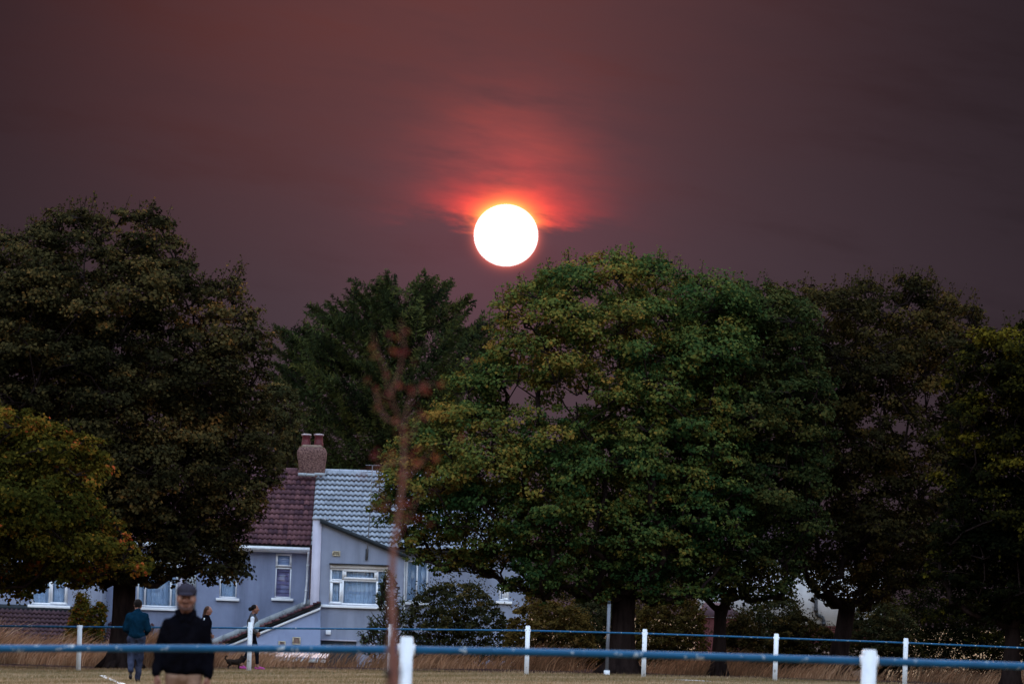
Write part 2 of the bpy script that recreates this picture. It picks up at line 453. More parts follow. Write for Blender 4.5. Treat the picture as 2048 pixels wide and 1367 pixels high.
# ------------------------------------------------------------------ fences
def fence(label, D, posts, rail_pts, post_w, rail_r, group=None, joints=()):
    """posts: (px, py of the top, py of the base or None); rail_pts: photo points the rail runs through"""
    f0 = at(posts[0][0], posts[0][1], D)
    root = empty('rail_fence', (f0.x, D, gzf(f0.x, D)))
    tag(root, label, 'fence')
    rx = [p[0] for p in rail_pts]; ry = [p[1] for p in rail_pts]
    Ppos = []
    for px, pt, tw in posts:
        top = at(px, pt, D)
        g = gzf(top.x, D) - 0.25
        w = post_w * tw / 2
        mb = MB()
        lean = random.uniform(-.004, .008)
        n = 6
        b = len(mb.v)
        mb.hexa([(top.x - w + lean, D - w, g), (top.x + w + lean, D - w, g), (top.x + w + lean, D + w, g), (top.x - w + lean, D + w, g)],
                [(top.x - w, D - w, top.z - .012), (top.x + w, D - w, top.z - .012), (top.x + w, D + w, top.z - .012), (top.x - w, D + w, top.z - .012)])
        i = 0.012
        mb.hexa([(top.x - w, D - w, top.z - .012), (top.x + w, D - w, top.z - .012), (top.x + w, D + w, top.z - .012), (top.x - w, D + w, top.z - .012)],
                [(top.x - w + i, D - w + i, top.z), (top.x + w - i, D - w + i, top.z), (top.x + w - i, D + w - i, top.z), (top.x - w + i, D + w - i, top.z)])
        po = mb.build('post', MT['white_paint'], root)
        ry_ = float(np.interp(px, rx, ry))
        rc = at(px, ry_, D)
        Ppos.append((px, ry_))
        # collar where the rail enters the post
        for sg in (-1, 1):
            MB().tube([(top.x + sg * w, D, rc.z), (top.x + sg * (w + .018), D, rc.z)], rail_r * 1.45, 10).build('collar', MT['white_paint'], po, True)
    for (pa, ya), (pb, yb) in zip(Ppos[:-1], Ppos[1:]):
        path = []
        for k in range(9):
            px = pa + (pb - pa) * k / 8
            py = float(np.interp(px, rx, ry))
            path.append(at(px, py, D))
        # smooth the bends a little
        for _ in range(2):
            path = [path[0]] + [(path[i - 1] + path[i] * 2 + path[i + 1]) / 4 for i in range(1, len(path) - 1)] + [path[-1]]
        ra = MB().tube(path, rail_r, 12).build('rail', MT['blue_paint'], root, True)
        for j in joints:
            if pa < j < pb:
                c = at(j, float(np.interp(j, rx, ry)), D)
                MB().tube([(c.x - .02, D, c.z), (c.x + .02, D, c.z - .0005)], rail_r * 1.12, 12).build('joint_sleeve', MT['blue_paint'], ra, True)
    return root

fence('white posts and thin blue rail running behind the woman and dog, farther of two fences', 172.0,
      [(-190, 1252, 1), (160, 1249, 1), (501, 1243, 1), (782, 1247, 1), (1056, 1250, 1), (1290, 1257, 1), (1553, 1266, 1), (1812, 1275, 1), (2085, 1284, 1)],
      [(-200, 1251), (0, 1251), (160, 1252.5), (500, 1255), (782, 1257), (1055, 1260), (1290, 1266), (1553, 1275), (1812, 1284.5), (2100, 1297)], 0.112, 0.024)
fence('thick blurred blue rail on white posts crossing in front of the man in the cap', 58.0,
      [(-120, 1264, 1), (814, 1272, 1), (1739, 1298, 1.12), (2560, 1326, 1.1)],
      [(-130, 1296), (0, 1296), (400, 1295), (814, 1298), (1055, 1302.5), (1290, 1308), (1553, 1315.5), (1740, 1321), (2048, 1331), (2570, 1350)], 0.105, 0.032, joints=(979,))

# ------------------------------------------------------------------ houses
HD = 236.0                                      # distance of the main rear walls of the terrace

def wall_mesh(mb, x0, x1, z0, z1, y, thick, holes=()):
    """a wall facing -Y with openings and their reveals"""
    xs = sorted({x0, x1, *[v for h in holes for v in h[:2] if x0 < v < x1]})
    zs = sorted({z0, z1, *[v for h in holes for v in h[2:4] if z0 < v < z1]})
    for a, b in zip(xs[:-1], xs[1:]):
        for c, d in zip(zs[:-1], zs[1:]):
            mx, mz = (a + b) / 2, (c + d) / 2
            if any(h[0] < mx < h[1] and h[2] < mz < h[3] for h in holes): continue
            mb.poly([(a, y, c), (b, y, c), (b, y, d), (a, y, d)])
    for h in holes:
        a, b, c, d = h[:4]; e = y + thick
        mb.poly([(a, y, c), (a, y, d), (a, e, d), (a, e, c)])
        mb.poly([(b, y, d), (b, y, c), (b, e, c), (b, e, d)])
        mb.poly([(a, y, d), (b, y, d), (b, e, d), (a, e, d)])
        mb.poly([(b, y, c), (a, y, c), (a, e, c), (b, e, c)])
    mb.poly([(x0, y, z0), (x0, y, z1), (x0, y + 5, z1), (x0, y + 5, z0)])
    mb.poly([(x1, y, z1), (x1, y, z0), (x1, y + 5, z0), (x1, y + 5, z1)])
    return mb

def frame_ring(mb, x0, x1, z0, z1, w, y0, y1):
    mb.box(x0, x1, y0, y1, z0, z0 + w); mb.box(x0, x1, y0, y1, z1 - w, z1)
    mb.box(x0, x0 + w, y0, y1, z0 + w, z1 - w); mb.box(x1 - w, x1, y0, y1, z0 + w, z1 - w)

def window(house, x0, x1, z0, z1, y, lights, hang='curtain', sill=True, fw=0.055, side=0.05, label=None):
    """an upvc window set in a reveal: lights = (x0, x1, z0, z1) as fractions, opening?"""
    yo = y + 0.035
    mb = MB()
    frame_ring(mb, x0, x1, z0, z1, fw, yo, yo + 0.07)
    W_, H_ = x1 - x0, z1 - z0
    win = None
    boxes = []
    for (a, b, c, d, op) in lights:
        xa, xb, za, zb = x0 + a * W_, x0 + b * W_, z0 + c * H_, z0 + d * H_
        boxes.append((xa, xb, za, zb, op))
    for (xa, xb, za, zb, op) in boxes:                       # mullions and transoms between lights
        if xb < x1 - 1e-4: mb.box(xb - fw * .45, xb + fw * .45, yo + .003, yo + .066, za + .002, zb - .002)
        if zb < z1 - 1e-4: mb.box(xa + .002, xb - .002, yo + .006, yo + .062, zb - fw * .45, zb + fw * .45)
    win = mb.build('window', MT['upvc'], house)
    if label: win['label'] = label
    for (xa, xb, za, zb, op) in boxes:
        ia, ib, ic, id_ = xa + fw * .6, xb - fw * .6, za + fw * .6, zb - fw * .6
        if op:
            m2 = MB(); frame_ring(m2, ia - .01, ib + .01, ic - .01, id_ + .01, fw * 1.05, yo - .025, yo + .02)
            m2.build('sash', MT['upvc'], win)
        MB().box(ia - .02, ib + .02, yo + .03, yo + .038, ic - .02, id_ + .02).build('pane', MT['glass'], win)
    # the room behind, and what hangs in the window
    rb = MB()
    e = yo + 1.2
    rb.poly([(x0, e, z0), (x1, e, z0), (x1, e, z1), (x0, e, z1)])
    for q in ([(x0, yo, z0), (x0, yo, z1), (x0, e, z1), (x0, e, z0)], [(x1, yo, z1), (x1, yo, z0), (x1, e, z0), (x1, e, z1)],
              [(x0, yo, z1), (x1, yo, z1), (x1, e, z1), (x0, e, z1)], [(x1, yo, z0), (x0, yo, z0), (x0, e, z0), (x1, e, z0)]): rb.poly(q)
    rb.build('room_interior', MT['room'], win)
    if hang == 'curtain':
        cb = MB(); n = max(24, int(W_ * 60)); yc = yo + .10
        pts = []
        ph = random.uniform(0, 6)
        for i in range(n + 1):
            x = x0 + .02 + (W_ - .04) * i / n
            pts.append((x, yc + .034 * math.sin(x * 38 + ph) + .020 * math.sin(x * 83 + 1.3 * ph)))
        for (xa, ya), (xb, yb) in zip(pts[:-1], pts[1:]):
            cb.poly([(xa, ya, z0 + .03), (xb, yb, z0 + .03), (xb, yb, z1 - .02), (xa, ya, z1 - .02)])
        cb.build('net_curtain', MT['curtain'], win, True)
    elif hang in ('blind', 'pale_blind'):
        cb = MB(); yc = yo + .085; n = max(3, int(H_ / 0.13))
        for i in range(n):
            za, zb = z0 + .03 + (H_ - .05) * i / n, z0 + .03 + (H_ - .05) * (i + 1) / n
            cb.poly([(x0 + .02, yc - .035, za + .012), (x1 - .02, yc - .035, za + .012), (x1 - .02, yc, zb), (x0 + .02, yc, zb)])
            cb.poly([(x0 + .02, yc, za), (x1 - .02, yc, za), (x1 - .02, yc - .035, za + .012), (x0 + .02, yc - .035, za + .012)])
        cb.build('blind', MT[hang], win)
    if sill:
        MB().box(x0 - side * 2, x1 + side * 2, y - .11, y + .034, z0 - .095, z0 - .003).build('sill', MT['upvc'], win, bevel=.01)
    return win

# --- roofs of overlapping tiles
def tile_mesh(name, w, L, rolls, amp, lift, thick):
    nseg = rolls * 5
    top_lo, top_hi, bot_lo = [], [], []
    for i in range(nseg + 1):
        x = w * i / nseg
        h = amp * (0.5 - 0.5 * math.cos(2 * math.pi * rolls * i / nseg)) ** 1.3
        top_lo.append((x, 0, h + lift)); top_hi.append((x, L, h + 0.002)); bot_lo.append((x, 0.0, h + lift - thick))
    mb = MB(); n = nseg + 1
    mb.v = top_lo + top_hi + bot_lo
    for i in range(nseg):
        mb.f.append([i, i + 1, n + i + 1, n + i])
        mb.f.append([2 * n + i, 2 * n + i + 1, i + 1, i])
    mb.f.append([0, n, 2 * n]); mb.f.append([nseg, 2 * n + nseg, n + nseg])
    me = mb.mesh(name)
    return me

def tile_roof(parent, O, width, depth, rise, w, rows, tm, tmat, visible=None, hip=None, keep=300):
    """O: left end of the eaves; the slope goes back by depth and up by rise. Tiles are laid one by one."""
    s = Vector((0, depth, rise)); SL = s.length; s.normalize()
    n = Vector((1, 0, 0)).cross(s); n.normalize()
    O = Vector(O)
    # the roof slab under the tiles
    mb = MB()
    c = [O, O + Vector((width, 0, 0)), O + Vector((width, 0, 0)) + s * SL, O + s * SL]
    lo = [p - n * 0.09 for p in c]; hi = [p - n * 0.012 for p in c]
    mb.hexa(lo, hi)
    roof = mb.build('roof', MT['underlay'], parent)
    tm.materials.clear(); tm.materials.append(tmat)
    g = SL / rows
    base = np.empty((len(tm.vertices), 3), np.float32); tm.vertices.foreach_get('co', base.ravel())
    base = base.copy()
    lc = np.empty(len(tm.loops), np.int32); tm.loops.foreach_get('vertex_index', lc)
    cnt = np.array([p.loop_total for p in tm.polygons])
    cols = int(width / w + 1e-6)
    spots = []
    for j in range(rows):
        for i in range(cols):
            P = O + Vector((i * w, 0, 0)) + s * (j * g)
            if hip and not hip(P): continue
            spots.append((P, visible is None or visible(P)))
    part, rest = [p for p, v in spots if v][:keep], [p for p, v in spots if not v] + [p for p, v in spots if v][keep:]
    for P in part:
        o = bpy.data.objects.new('roof_tile', tm); COL.objects.link(o)
        o.parent = roof; o.matrix_parent_inverse = wm(roof).inverted()
        a = random.uniform(-.012, .012); b = random.uniform(-.006, .006)
        m = Matrix((Vector((1, 0, 0)) + s * a, s, n)).transposed().to_4x4()
        m.translation = P + n * (random.uniform(0, .006)) + s * b
        o.matrix_basis = m
    if rest:
        vs_, fs_, cs_ = [], [], []
        A = np.array([[1, 0, 0], list(s), list(n)])
        for k, P in enumerate(rest):
            vs_.append(base @ A + np.array(P)); fs_.append(lc + k * len(base)); cs_.append(cnt)
        ro = link('roof_tiling', np_mesh('roof_tiling', np.concatenate(vs_), np.concatenate(fs_), np.concatenate(cs_)), tmat, roof)
        ro['kind'] = 'stuff'
    return roof, s, n, SL

def ridge_tiles(roof, x0, x1, y, z, L, mat_, drop=.11, half=.13):
    n = max(1, int((x1 - x0) / L)); L = (x1 - x0) / n
    for i in range(n):
        a, b = x0 + i * L + .006, x0 + (i + 1) * L - .006
        j = random.uniform(-.006, .006)
        mb = MB(); prof = [(-half, -drop), (-half * .6, -.02), (0, .022), (half * .6, -.02), (half, -drop)]
        for (p, q), (p2, q2) in zip(prof[:-1], prof[1:]):
            mb.poly([(a, y + p, z + q + j), (b, y + p, z + q + j), (b, y + p2, z + q2 + j), (a, y + p2, z + q2 + j)])
        mb.poly([(a, y + p, z + q + j) for p, q in reversed(prof)]); mb.poly([(b, y + p, z + q + j) for p, q in prof])
        mb.build('ridge_tile', mat_, roof)

# reference heights and edges of the terrace
party = at(622, 1080, HD).x                       # border of brown and grey roof
eave_z = at(560, 1091, HD).z
ridge_z = at(690, 941, HD).z
RUN = 3.7
ground_h = -2.1

# ---- the house with the brown roof
hA = empty('terraced_house', (at(430, 1200, HD).x, HD, ground_h))
tag(hA, 'blue-grey rendered house with brown tiled roof and white gutter behind the dog', 'house')
aL = at(208, 1200, HD).x
wA1 = rect(551.5, 583, 1106, 1133, HD); wA1b = rect(550, 582, 1136, 1195, HD)
wA2 = rect(439, 474, 1137, 1195, HD)
wA3 = rect(274, 356, 1120, 1214, HD)
wA4 = rect(375, 392, 1120, 1178, HD)
slot = (min(wA1[0], wA1b[0]), max(wA1[1], wA1b[1]), wA1b[2], wA1[3])
mb = MB()
wall_mesh(mb, aL, party, ground_h, eave_z - .05, HD, .16, [slot, wA2, wA3])
mb.build('wall', MT['blue_wall'], hA)
window(hA, slot[0], slot[1], wA1[2], wA1[3], HD - .02, [(0, 1, 0, 1, True)], 'pale_blind', sill=False, fw=.05)
window(hA, slot[0], slot[1], slot[2], wA1[2] - .02, HD, [(0, 1, 0, 1, False)], 'blind', fw=.045)
window(hA, *wA2, HD, [(0, 1, 0, .74, False), (0, 1, .74, 1, False)], 'curtain', fw=.05)
window(hA, *wA3, HD, [(0, .2, 0, 1, False), (.2, .83, 0, .72, False), (.2, .83, .72, 1, True), (.83, 1, 0, 1, False)], 'curtain', fw=.07)
# corner boards beside the big window
x0, x1, z0, z1 = rect(357, 371, 1110, 1230, HD)
MB().box(x0, x1, HD - .12, HD - .002, z0 - .6, z1).build('pier', MT['pier'], hA)
x0, x1, z0, z1 = rect(374, 393, 1110, 1182, HD)
MB().box(x0, x1, HD - .06, HD - .002, z0 - .6, z1).build('cladding_strip', MT['lead'], hA)
# eaves
mb = MB()
gzc = at(555, 1095.5, HD).z
prof = [(-.42, .055), (-.44, -.02), (-.40, -.075), (-.33, -.08), (-.30, -.02), (-.30, .05)]
pts = [(p, gzc + q) for p, q in prof]
for (p, q), (p2, q2) in zip(pts[:-1], pts[1:]):
    mb.poly([(aL, HD + p, q), (party - .02, HD + p, q), (party - .02, HD + p2, q2), (aL, HD + p2, q2)][::-1])
mb.poly([(party - .02, HD + p, q) for p, q in pts]); mb.poly([(aL, HD + p, q) for p, q in reversed(pts)])
mb.build('gutter', MT['gutter'], hA)
MB().box(aL, party - .03, HD - .27, HD - .002, gzc - .14, gzc - .02).build('fascia', MT['upvc'], hA)
# downpipe with swan neck and shoe
p = [at(617, 1100, HD - .36), at(617, 1106, HD - .34), at(616, 1118, HD - .1), at(614, 1160, HD - .09), at(611.5, 1190, HD - .09), at(610, 1203, HD - .09), at(608.5, 1208, HD - .22)]
dp = MB().tube(p, .04, 10).build('downpipe', MT['gutter'], hA, True)
for py in (1130, 1180):
    c = at(615.5 - (py - 1130) * .06, py, HD - .09)
    MB().tube([c + Vector((0, 0, -.03)), c + Vector((0, 0, .03))], .052, 10).build('pipe_clip', MT['gutter'], dp, True)
# main roof, brown
tmb = tile_mesh('brown_tile', .163, .38, 1, .05, .07, .024)
wA = party - aL + .02
roofA, s_, n_, SL = tile_roof(hA, (party - .163 * int((party - aL + 4) / .163), HD - .35, eave_z), .163 * int((party - aL + 4) / .163), RUN, ridge_z - eave_z, .163, 15, tmb, MT['tile_brown'],
    visible=lambda P: P.x > at(478, 1060, HD).x)
ridge_tiles(roofA, party - 8, at(596, 940, HD + RUN).x, HD - .35 + RUN, ridge_z + .08, .45, MT['tile_brown'])
# its ground-floor lean-to beside the neighbour, roof rising to the right
LD = HD - 3.0
def P2(px, py, D=LD): 
    v = at(px, py, D); return (v.x, v.z)
lean_top, lean_bot = P2(641, 1203), P2(415, 1296)
def slope_pts(off_t, off_b, x0=415, x1=641, y0=1296, y1=1203): 
    return P2(x0, y0 + off_b), P2(x1, y1 + off_b), P2(x1, y1 + off_t), P2(x0, y0 + off_t)
mb = MB()
q = [P2(432, 1440), P2(640, 1440), P2(640, 1213), P2(432, 1299)]
mb.prism(q, LD, LD + 2.9)
lw = mb.build('lean_to_wall', MT['blue_wall'], hA)
# roof slab (seen from the end) and its ragged verge tiles
mb = MB(); a, b, c, d = slope_pts(0, 7)
mb.prism([a, b, c, d], LD - .14, LD + 2.92)
lr = mb.build('lean_to_roof', MT['dark_trim'], hA)
N = 30
for i in range(N):
    t0, t1 = i / N, (i + 1.25) / N
    ya, yb = 1296 + (1203 - 1296) * t0, 1296 + (1203 - 1296) * min(t1, 1)
    xa, xb = 415 + 226 * t0, 415 + 226 * min(t1, 1)
    j = random.uniform(-1.2, .6)
    mb = MB(); mb.prism([P2(xa, ya + 1.5 + j), P2(xb, yb + 2.2 + j), P2(xb, yb - .8 + j), P2(xa, ya - 4.2 + j)], LD - .2 + random.uniform(-.03, .03), LD + .32)
    mb.build('verge_tile', MT['tile_brown'], lr)
mb = MB(); a, b, c, d = slope_pts(10.5, 15)
mb.prism([a, b, c, d], LD - .08, LD - .002)
mb.build('barge_board', MT['upvc'], hA)
for i in range(7):                                        # pale flashing sheets up the wall
    t0, t1 = i / 7, (i + 1.06) / 7
    f = lambda t, off: P2(415 + 214 * t, 1292 + (1204 - 1292) * t + off, HD - .05)
    mb = MB(); mb.prism([f(t0, 3), f(t1, 3), f(t1, -10.5), f(t0, -10.5)], HD - .05 - .008 * (i % 2), HD - .004)
    mb.build('flashing_sheet', MT['lead'], hA)
for (xa, xb, ya, yb) in ((557, 571, 1281, 1293), (585, 601, 1273, 1288)):
    x0, x1, z0, z1 = rect(xa, xb, ya, yb, LD)
    v = MB(); frame_ring(v, x0, x1, z0, z1, .035, LD - .05, LD - .003)
    v = v.build('air_vent', MT['cream'], hA)
    m2 = MB()
    for k in range(6): m2.box(x0 + .035, x1 - .035, LD - .03, LD - .004, z0 + .04 + k * (z1 - z0 - .08) / 6, z0 + .03 + (k + .8) * (z1 - z0 - .08) / 6)
    m2.build('louvre', MT['terracotta'], v)
# second little lean-to by the oak, glimpsed between the walkers
tml = tile_mesh('plum_tile', .31, .38, 2, .06, .08, .026)
x0 = at(212, 1240, HD - 1.5).x; x1 = at(309, 1240, HD - 1.5).x
zt, zb_ = at(300, 1249, HD - .3).z, at(300, 1292, HD - 2.2).z
rf2, *_ = tile_roof(hA, (x0, HD - 2.3, zb_), .31 * int((x1 - x0) / .31), 2.2, zt - zb_, .31, 7, tml, MT['tile_plum'], visible=lambda P: P.x > at(278, 1260, HD - 1.5).x)
MB().box(x0 + .1, x1 - .25, HD - 2.0, HD - .01, ground_h, zb_ - .05).build('porch_wall', MT['blue_wall'], hA)

# ---- the house with the grey roof
hB = empty('terraced_house', (at(715, 1200, HD).x, HD, ground_h))
tag(hB, 'pale grey house with light grey tiled roof, big white window and red-potted chimney', 'house')
bR = at(1062, 1100, HD).x
OD = HD - 2.4                                   # front of the projecting wing
oL, oR = at(640, 1150, OD).x, at(806, 1150, OD).x
wB = rect(659, 775, 1127, 1210, OD)
wC = rect(811, 856, 1120, 1203, HD)
wD = rect(998, 1019, 1160, 1201, HD)
mb = MB(); wall_mesh(mb, oR - .3, bR, ground_h, eave_z - .05, HD, .16, [wC, wD])
mb.build('wall', MT['grey_wall'], hB)
window(hB, *wC, HD, [(0, .5, 0, 1, False), (.5, 1, 0, 1, False)], 'curtain', fw=.06)
window(hB, *wD, HD, [(0, .38, 0, 1, False), (.38, 1, 0, 1, True)], 'pale_blind', fw=.07)
# wing: gable wall following the sloping roof
def ztop(x):                                     # underside of the wing's verge
    a, b = at(643, 1046, OD), at(776, 1101, OD)
    return a.z + (b.z - a.z) * (x - a.x) / (b.x - a.x)
mb = MB()
xsplit = sorted({oL, oR, wB[0], wB[1]})
for a, b in zip(xsplit[:-1], xsplit[1:]):
    inside = wB[0] <= a and b <= wB[1] + 1e-6
    if inside:
        mb.poly([(a, OD, ground_h), (b, OD, ground_h), (b, OD, wB[2]), (a, OD, wB[2])])
        mb.poly([(a, OD, wB[3]), (b, OD, wB[3]), (b, OD, ztop(b)), (a, OD, ztop(a))])
    else:
        mb.poly([(a, OD, ground_h), (b, OD, ground_h), (b, OD, ztop(b)), (a, OD, ztop(a))])
for sx, x in ((1, wB[0]), (-1, wB[1])):
    q = [(x, OD, wB[2]), (x, OD, wB[3]), (x, OD + .16, wB[3]), (x, OD + .16, wB[2])]
    mb.poly(q if sx > 0 else q[::-1])
mb.poly([(wB[0], OD, wB[3]), (wB[1], OD, wB[3]), (wB[1], OD + .16, wB[3]), (wB[0], OD + .16, wB[3])])
mb.poly([(wB[1], OD, wB[2]), (wB[0], OD, wB[2]), (wB[0], OD + .16, wB[2]), (wB[1], OD + .16, wB[2])])
mb.poly([(oL, OD, ground_h), (oL, OD, ztop(oL)), (oL, HD + 1, ztop(oL)), (oL, HD + 1, ground_h)])
mb.poly([(oR, OD, ztop(oR)), (oR, OD, ground_h), (oR, HD + 1, ground_h), (oR, HD + 1, ztop(oR))])
mb.build('wing_wall', MT['grey_wall'], hB)
window(hB, wB[0], wB[1], wB[2], wB[3] - .16, OD, [(0, .23, 0, .68, True), (0, .23, .68, 1, False), (.23, .82, 0, .68, False), (.23, .82, .68, 1, True), (.82, 1, 0, 1, False)], 'curtain', fw=.07, side=.15)
MB().box(wB[0] + .01, wB[1] - .01, OD - .03, OD + .1, wB[3] - .155, wB[3] - .045).build('head_board', MT['upvc'], hB)
MB().box(wB[0] - .03, wB[1] + .03, OD - .14, OD + .1, wB[3] - .04, wB[3] - .004).build('head_flashing', MT['dark_trim'], hB)
# party pier, a paler strip
pz = at(631, 1038, OD + .1).z
px0, px1 = at(623.5, 1120, OD + .1).x, oL - .004
mb = MB(); mb.box(px0, px1, OD - .06, HD + .5, ground_h, pz)
mb.build('party_pier', MT['pier'], hB)
cap = MB(); cap.box(px0 - .03, px1 + .06, OD - .1, HD + .5, pz + .003, pz + .07)
cap.build('pier_cap', MT['tile_grey'], hB)
# wing roof: dark verge, slab going back into the main roof
a, b = at(640, 1044.5, OD), at(812, 1115.6, OD)
up = .145
mb = MB(); mb.prism([(a.x, a.z), (b.x, b.z), (b.x, b.z + up), (a.x, a.z + up)], OD - .16, HD + 3)
mb.build('wing_roof', MT['dark_trim'], hB)
# main roof, grey
tmg = tile_mesh('grey_tile', .326, .38, 2, .064, .105, .026)
cols = int((bR - party) / .326)
roofB, s_, n_, SL = tile_roof(hB, (party + .012, HD - .35, eave_z), .326 * cols, RUN, ridge_z - eave_z, .326, 15, tmg, MT['tile_grey'],
    visible=lambda P: P.x < at(905, 1000, HD).x,
    hip=lambda P: P.x < at(1040 - (P.z - eave_z) * 45, 1000, HD).x)
ridge_tiles(roofB, at(651, 940, HD + RUN).x, at(905, 940, HD + RUN).x, HD - .35 + RUN, ridge_z + .09, .45, MT['tile_grey'])
# chimney astride the party line
CY = HD - .35 + RUN - .1
ch_c = at(624, 940, CY)
sc_ = CY / FPX
base_z = at(624, 952, CY).z
prof = [(958, 25), (940, 26), (925, 27), (912, 29), (904, 29.5), (899, 27.5), (894, 24)]
mb = MB(); rings = []
rn = random.Random(3)
for (py, hw) in prof:
    z = at(624, py, CY).z; xs_ = at(624, py, CY).x; w = hw * sc_; dpt = .32 * hw / 26
    ring = []
    for k in range(40):
        t = k / 40 * 4; e = int(t); f_ = t - e
        c4 = [(-1, -1), (1, -1), (1, 1), (-1, 1)]
        u0, v0 = c4[e]; u1, v1 = c4[(e + 1) % 4]
        u, v = u0 + (u1 - u0) * f_, v0 + (v1 - v0) * f_
        rr = (abs(u) ** 8 + abs(v) ** 8) ** (1 / 8)
        ring.append((xs_ + u / rr * w + rn.uniform(-.012, .012), CY + v / rr * dpt + rn.uniform(-.012, .012), z + rn.uniform(-.012, .012)))
    rings.append(ring)
for r_ in rings: mb.v += r_
for i in range(len(rings) - 1):
    for k in range(40):
        k2 = (k + 1) % 40
        mb.f.append([i * 40 + k, i * 40 + k2, (i + 1) * 40 + k2, (i + 1) * 40 + k])
mb.f.append([(len(rings) - 1) * 40 + k for k in range(40)])
chim = mb.build('chimney', MT['pebble'], hB)
zc = at(624, 894, CY).z
mb = MB(); cx = at(624.5, 893, CY).x
mb.hexa([(cx - .41, CY - .3, zc - .02), (cx + .41, CY - .3, zc - .02), (cx + .41, CY + .3, zc - .02), (cx - .41, CY + .3, zc - .02)],
        [(cx - .31, CY - .2, zc + .085), (cx + .31, CY - .2, zc + .085), (cx + .31, CY + .2, zc + .085), (cx - .31, CY + .2, zc + .085)])
mb.build('flaunching', MT['mortar'], chim)
for pxc in (612.5, 637.5):
    c = at(pxc, 880, CY); zb0 = at(pxc, 893, CY).z; zt0 = at(pxc, 869, CY).z; h = zt0 - zb0
    po = MB().lathe(c.x, CY, [(.165, zb0), (.16, zb0 + h * .25), (.14, zb0 + h * .55), (.135, zb0 + h * .86), (.165, zb0 + h * .9), (.165, zb0 + h * .95), (.12, zb0 + h * .95)], 18).build('chimney_pot', MT['pot'], chim, True)
    MB().lathe(c.x, CY, [(.16, zt0 - .018), (.175, zt0 - .008), (.17, zt0 + .018), (.09, zt0 + .035)], 18).build('pot_rim', MT['pot_cap'], chim, True)
# stepped flashing round the stack
for (xa, xb, ya, yb) in ((596, 612, 945, 951), (611, 630, 946, 951.5), (629, 650, 945, 950.5)):
    x0, x1, z0, z1 = rect(xa, xb, ya, yb, CY - .62)
    MB().box(x0, x1, CY - .62 + random.uniform(0, .02), CY - .5, z0, z1).build('stack_flashing', MT['lead'], chim)
# vents, meter box, dark garden door head
x0, x1, z0, z1 = rect(665, 680.5, 1101, 1111, OD)
av = MB(); frame_ring(av, x0, x1, z0, z1, .025, OD - .04, OD - .003); av = av.build('air_vent', MT['cream'], hB)
m2 = MB()
for k in range(5): m2.box(x0 + .026, x1 - .026, OD - .03, OD - .004, z0 + .03 + k * (z1 - z0 - .06) / 5, z0 + .02 + (k + .9) * (z1 - z0 - .06) / 5)
m2.build('louvre', MT['cream'], av)
x0, x1, z0, z1 = rect(651.5, 661.5, 1259, 1268, OD)
MB().box(x0, x1, OD - .1, OD - .003, z0, z1).build('wall_lamp_box', MT['upvc'], hB, bevel=.015)
x0, x1, z0, z1 = rect(642, 712, 1281, 1330, OD)
MB().box(x0, x1, OD - .05, OD - .003, z0 - 1.2, z1).build('patio_door', MT['dark_trim'], hB)
x0, x1, z0, z1 = rect(641, 713, 1278, 1281, OD)
MB().box(x0, x1, OD - .09, OD - .003, z0, z1).build('door_head', MT['pier'], hB)
p = [at(808.5, 1100, HD - .1), at(806.5, 1300, HD - .1)]
MB().tube(p, .045, 10).build('downpipe', MT['gutter'], hB, True)
# television aerial on its long mast
ae = empty('tv_aerial', at(733, 1119, OD - .1)); tag(ae, 'thin television aerial on a mast rising past the grey roof', 'aerial')
MB().tube([at(733.2, 1119, OD - .12), at(736, 1080, OD - .12), at(741, 1010, OD - .12), at(745, 930, OD - .12)], [.022, .022, .018, .015], 8).build('mast', MT['metal'], ae, True)
MB().tube([at(733, 1119, OD - .05), at(734.3, 1097, OD - .05)], .045, 8).build('bracket', MT['dark_trim'], ae, True)
MB().tube([at(731, 929.5, OD - .12), at(760, 930.5, OD - .12)], .012, 6).build('boom', MT['metal'], ae, True)
for k in range(5):
    c = at(733 + k * 6, 930, OD - .12)
    MB().tube([c + Vector((0, -.22, 0)), c + Vector((0, .22, 0))], .008, 6).build('element', MT['metal'], ae, True)
MB().tube([at(722, 945, OD - .12), at(743, 943, OD - .12)], .010, 6).build('boom', MT['metal'], ae, True)

# ---- left neighbour with the low plum-tiled extension
hC = empty('terraced_house', (at(60, 1200, HD - 2.5).x, HD - 2.5, ground_h))
tag(hC, 'lilac-grey house at the left edge with a low dark plum tiled extension roof', 'house')
CDp = HD - 2.6
cR = at(204, 1200, CDp).x; cL = at(-160, 1200, CDp).x
wE = rect(63, 136, 1140, 1209, CDp)
mb = MB(); wall_mesh(mb, cL, cR, ground_h, at(60, 1040, CDp).z, CDp, .16, [wE]); mb.build('wall', MT['grey_wall'], hC)
window(hC, *wE, CDp, [(0, .5, 0, 1, False), (.5, 1, 0, .96, True)], 'curtain', fw=.07)
zt, zb_ = at(100, 1217, CDp).z, at(100, 1335, CDp - 3.6).z
tmp_ = tile_mesh('low_tile', .31, .38, 2, .06, .08, .026)
rl, *_ = tile_roof(hC, (cR - .12 - .31 * 20, CDp - 3.62, zb_), .31 * 20, 3.5, zt - zb_ - .1, .31, 13, tmp_, MT['tile_plum'], keep=300)
MB().box(cL, cR - .06, CDp - .1, CDp - .004, zt - .1, zt + .11).build('dark_board', MT['dark_trim'], hC)  # dark board along the top of the extension roof
MB().box(cR - .11 - 6.0, cR - .16, CDp - 3.3, CDp - .05, ground_h, zb_ - .12).build('extension_wall', MT['grey_wall'], hC)
# main roof behind the maple
a = at(208, 1040, CDp)
MB().prism([(cL, a.z), (cR, a.z), (cR, a.z + .1), (cL, a.z + .1)], CDp - .2, HD + 1).build('roof', MT['tile_plum'], hC)

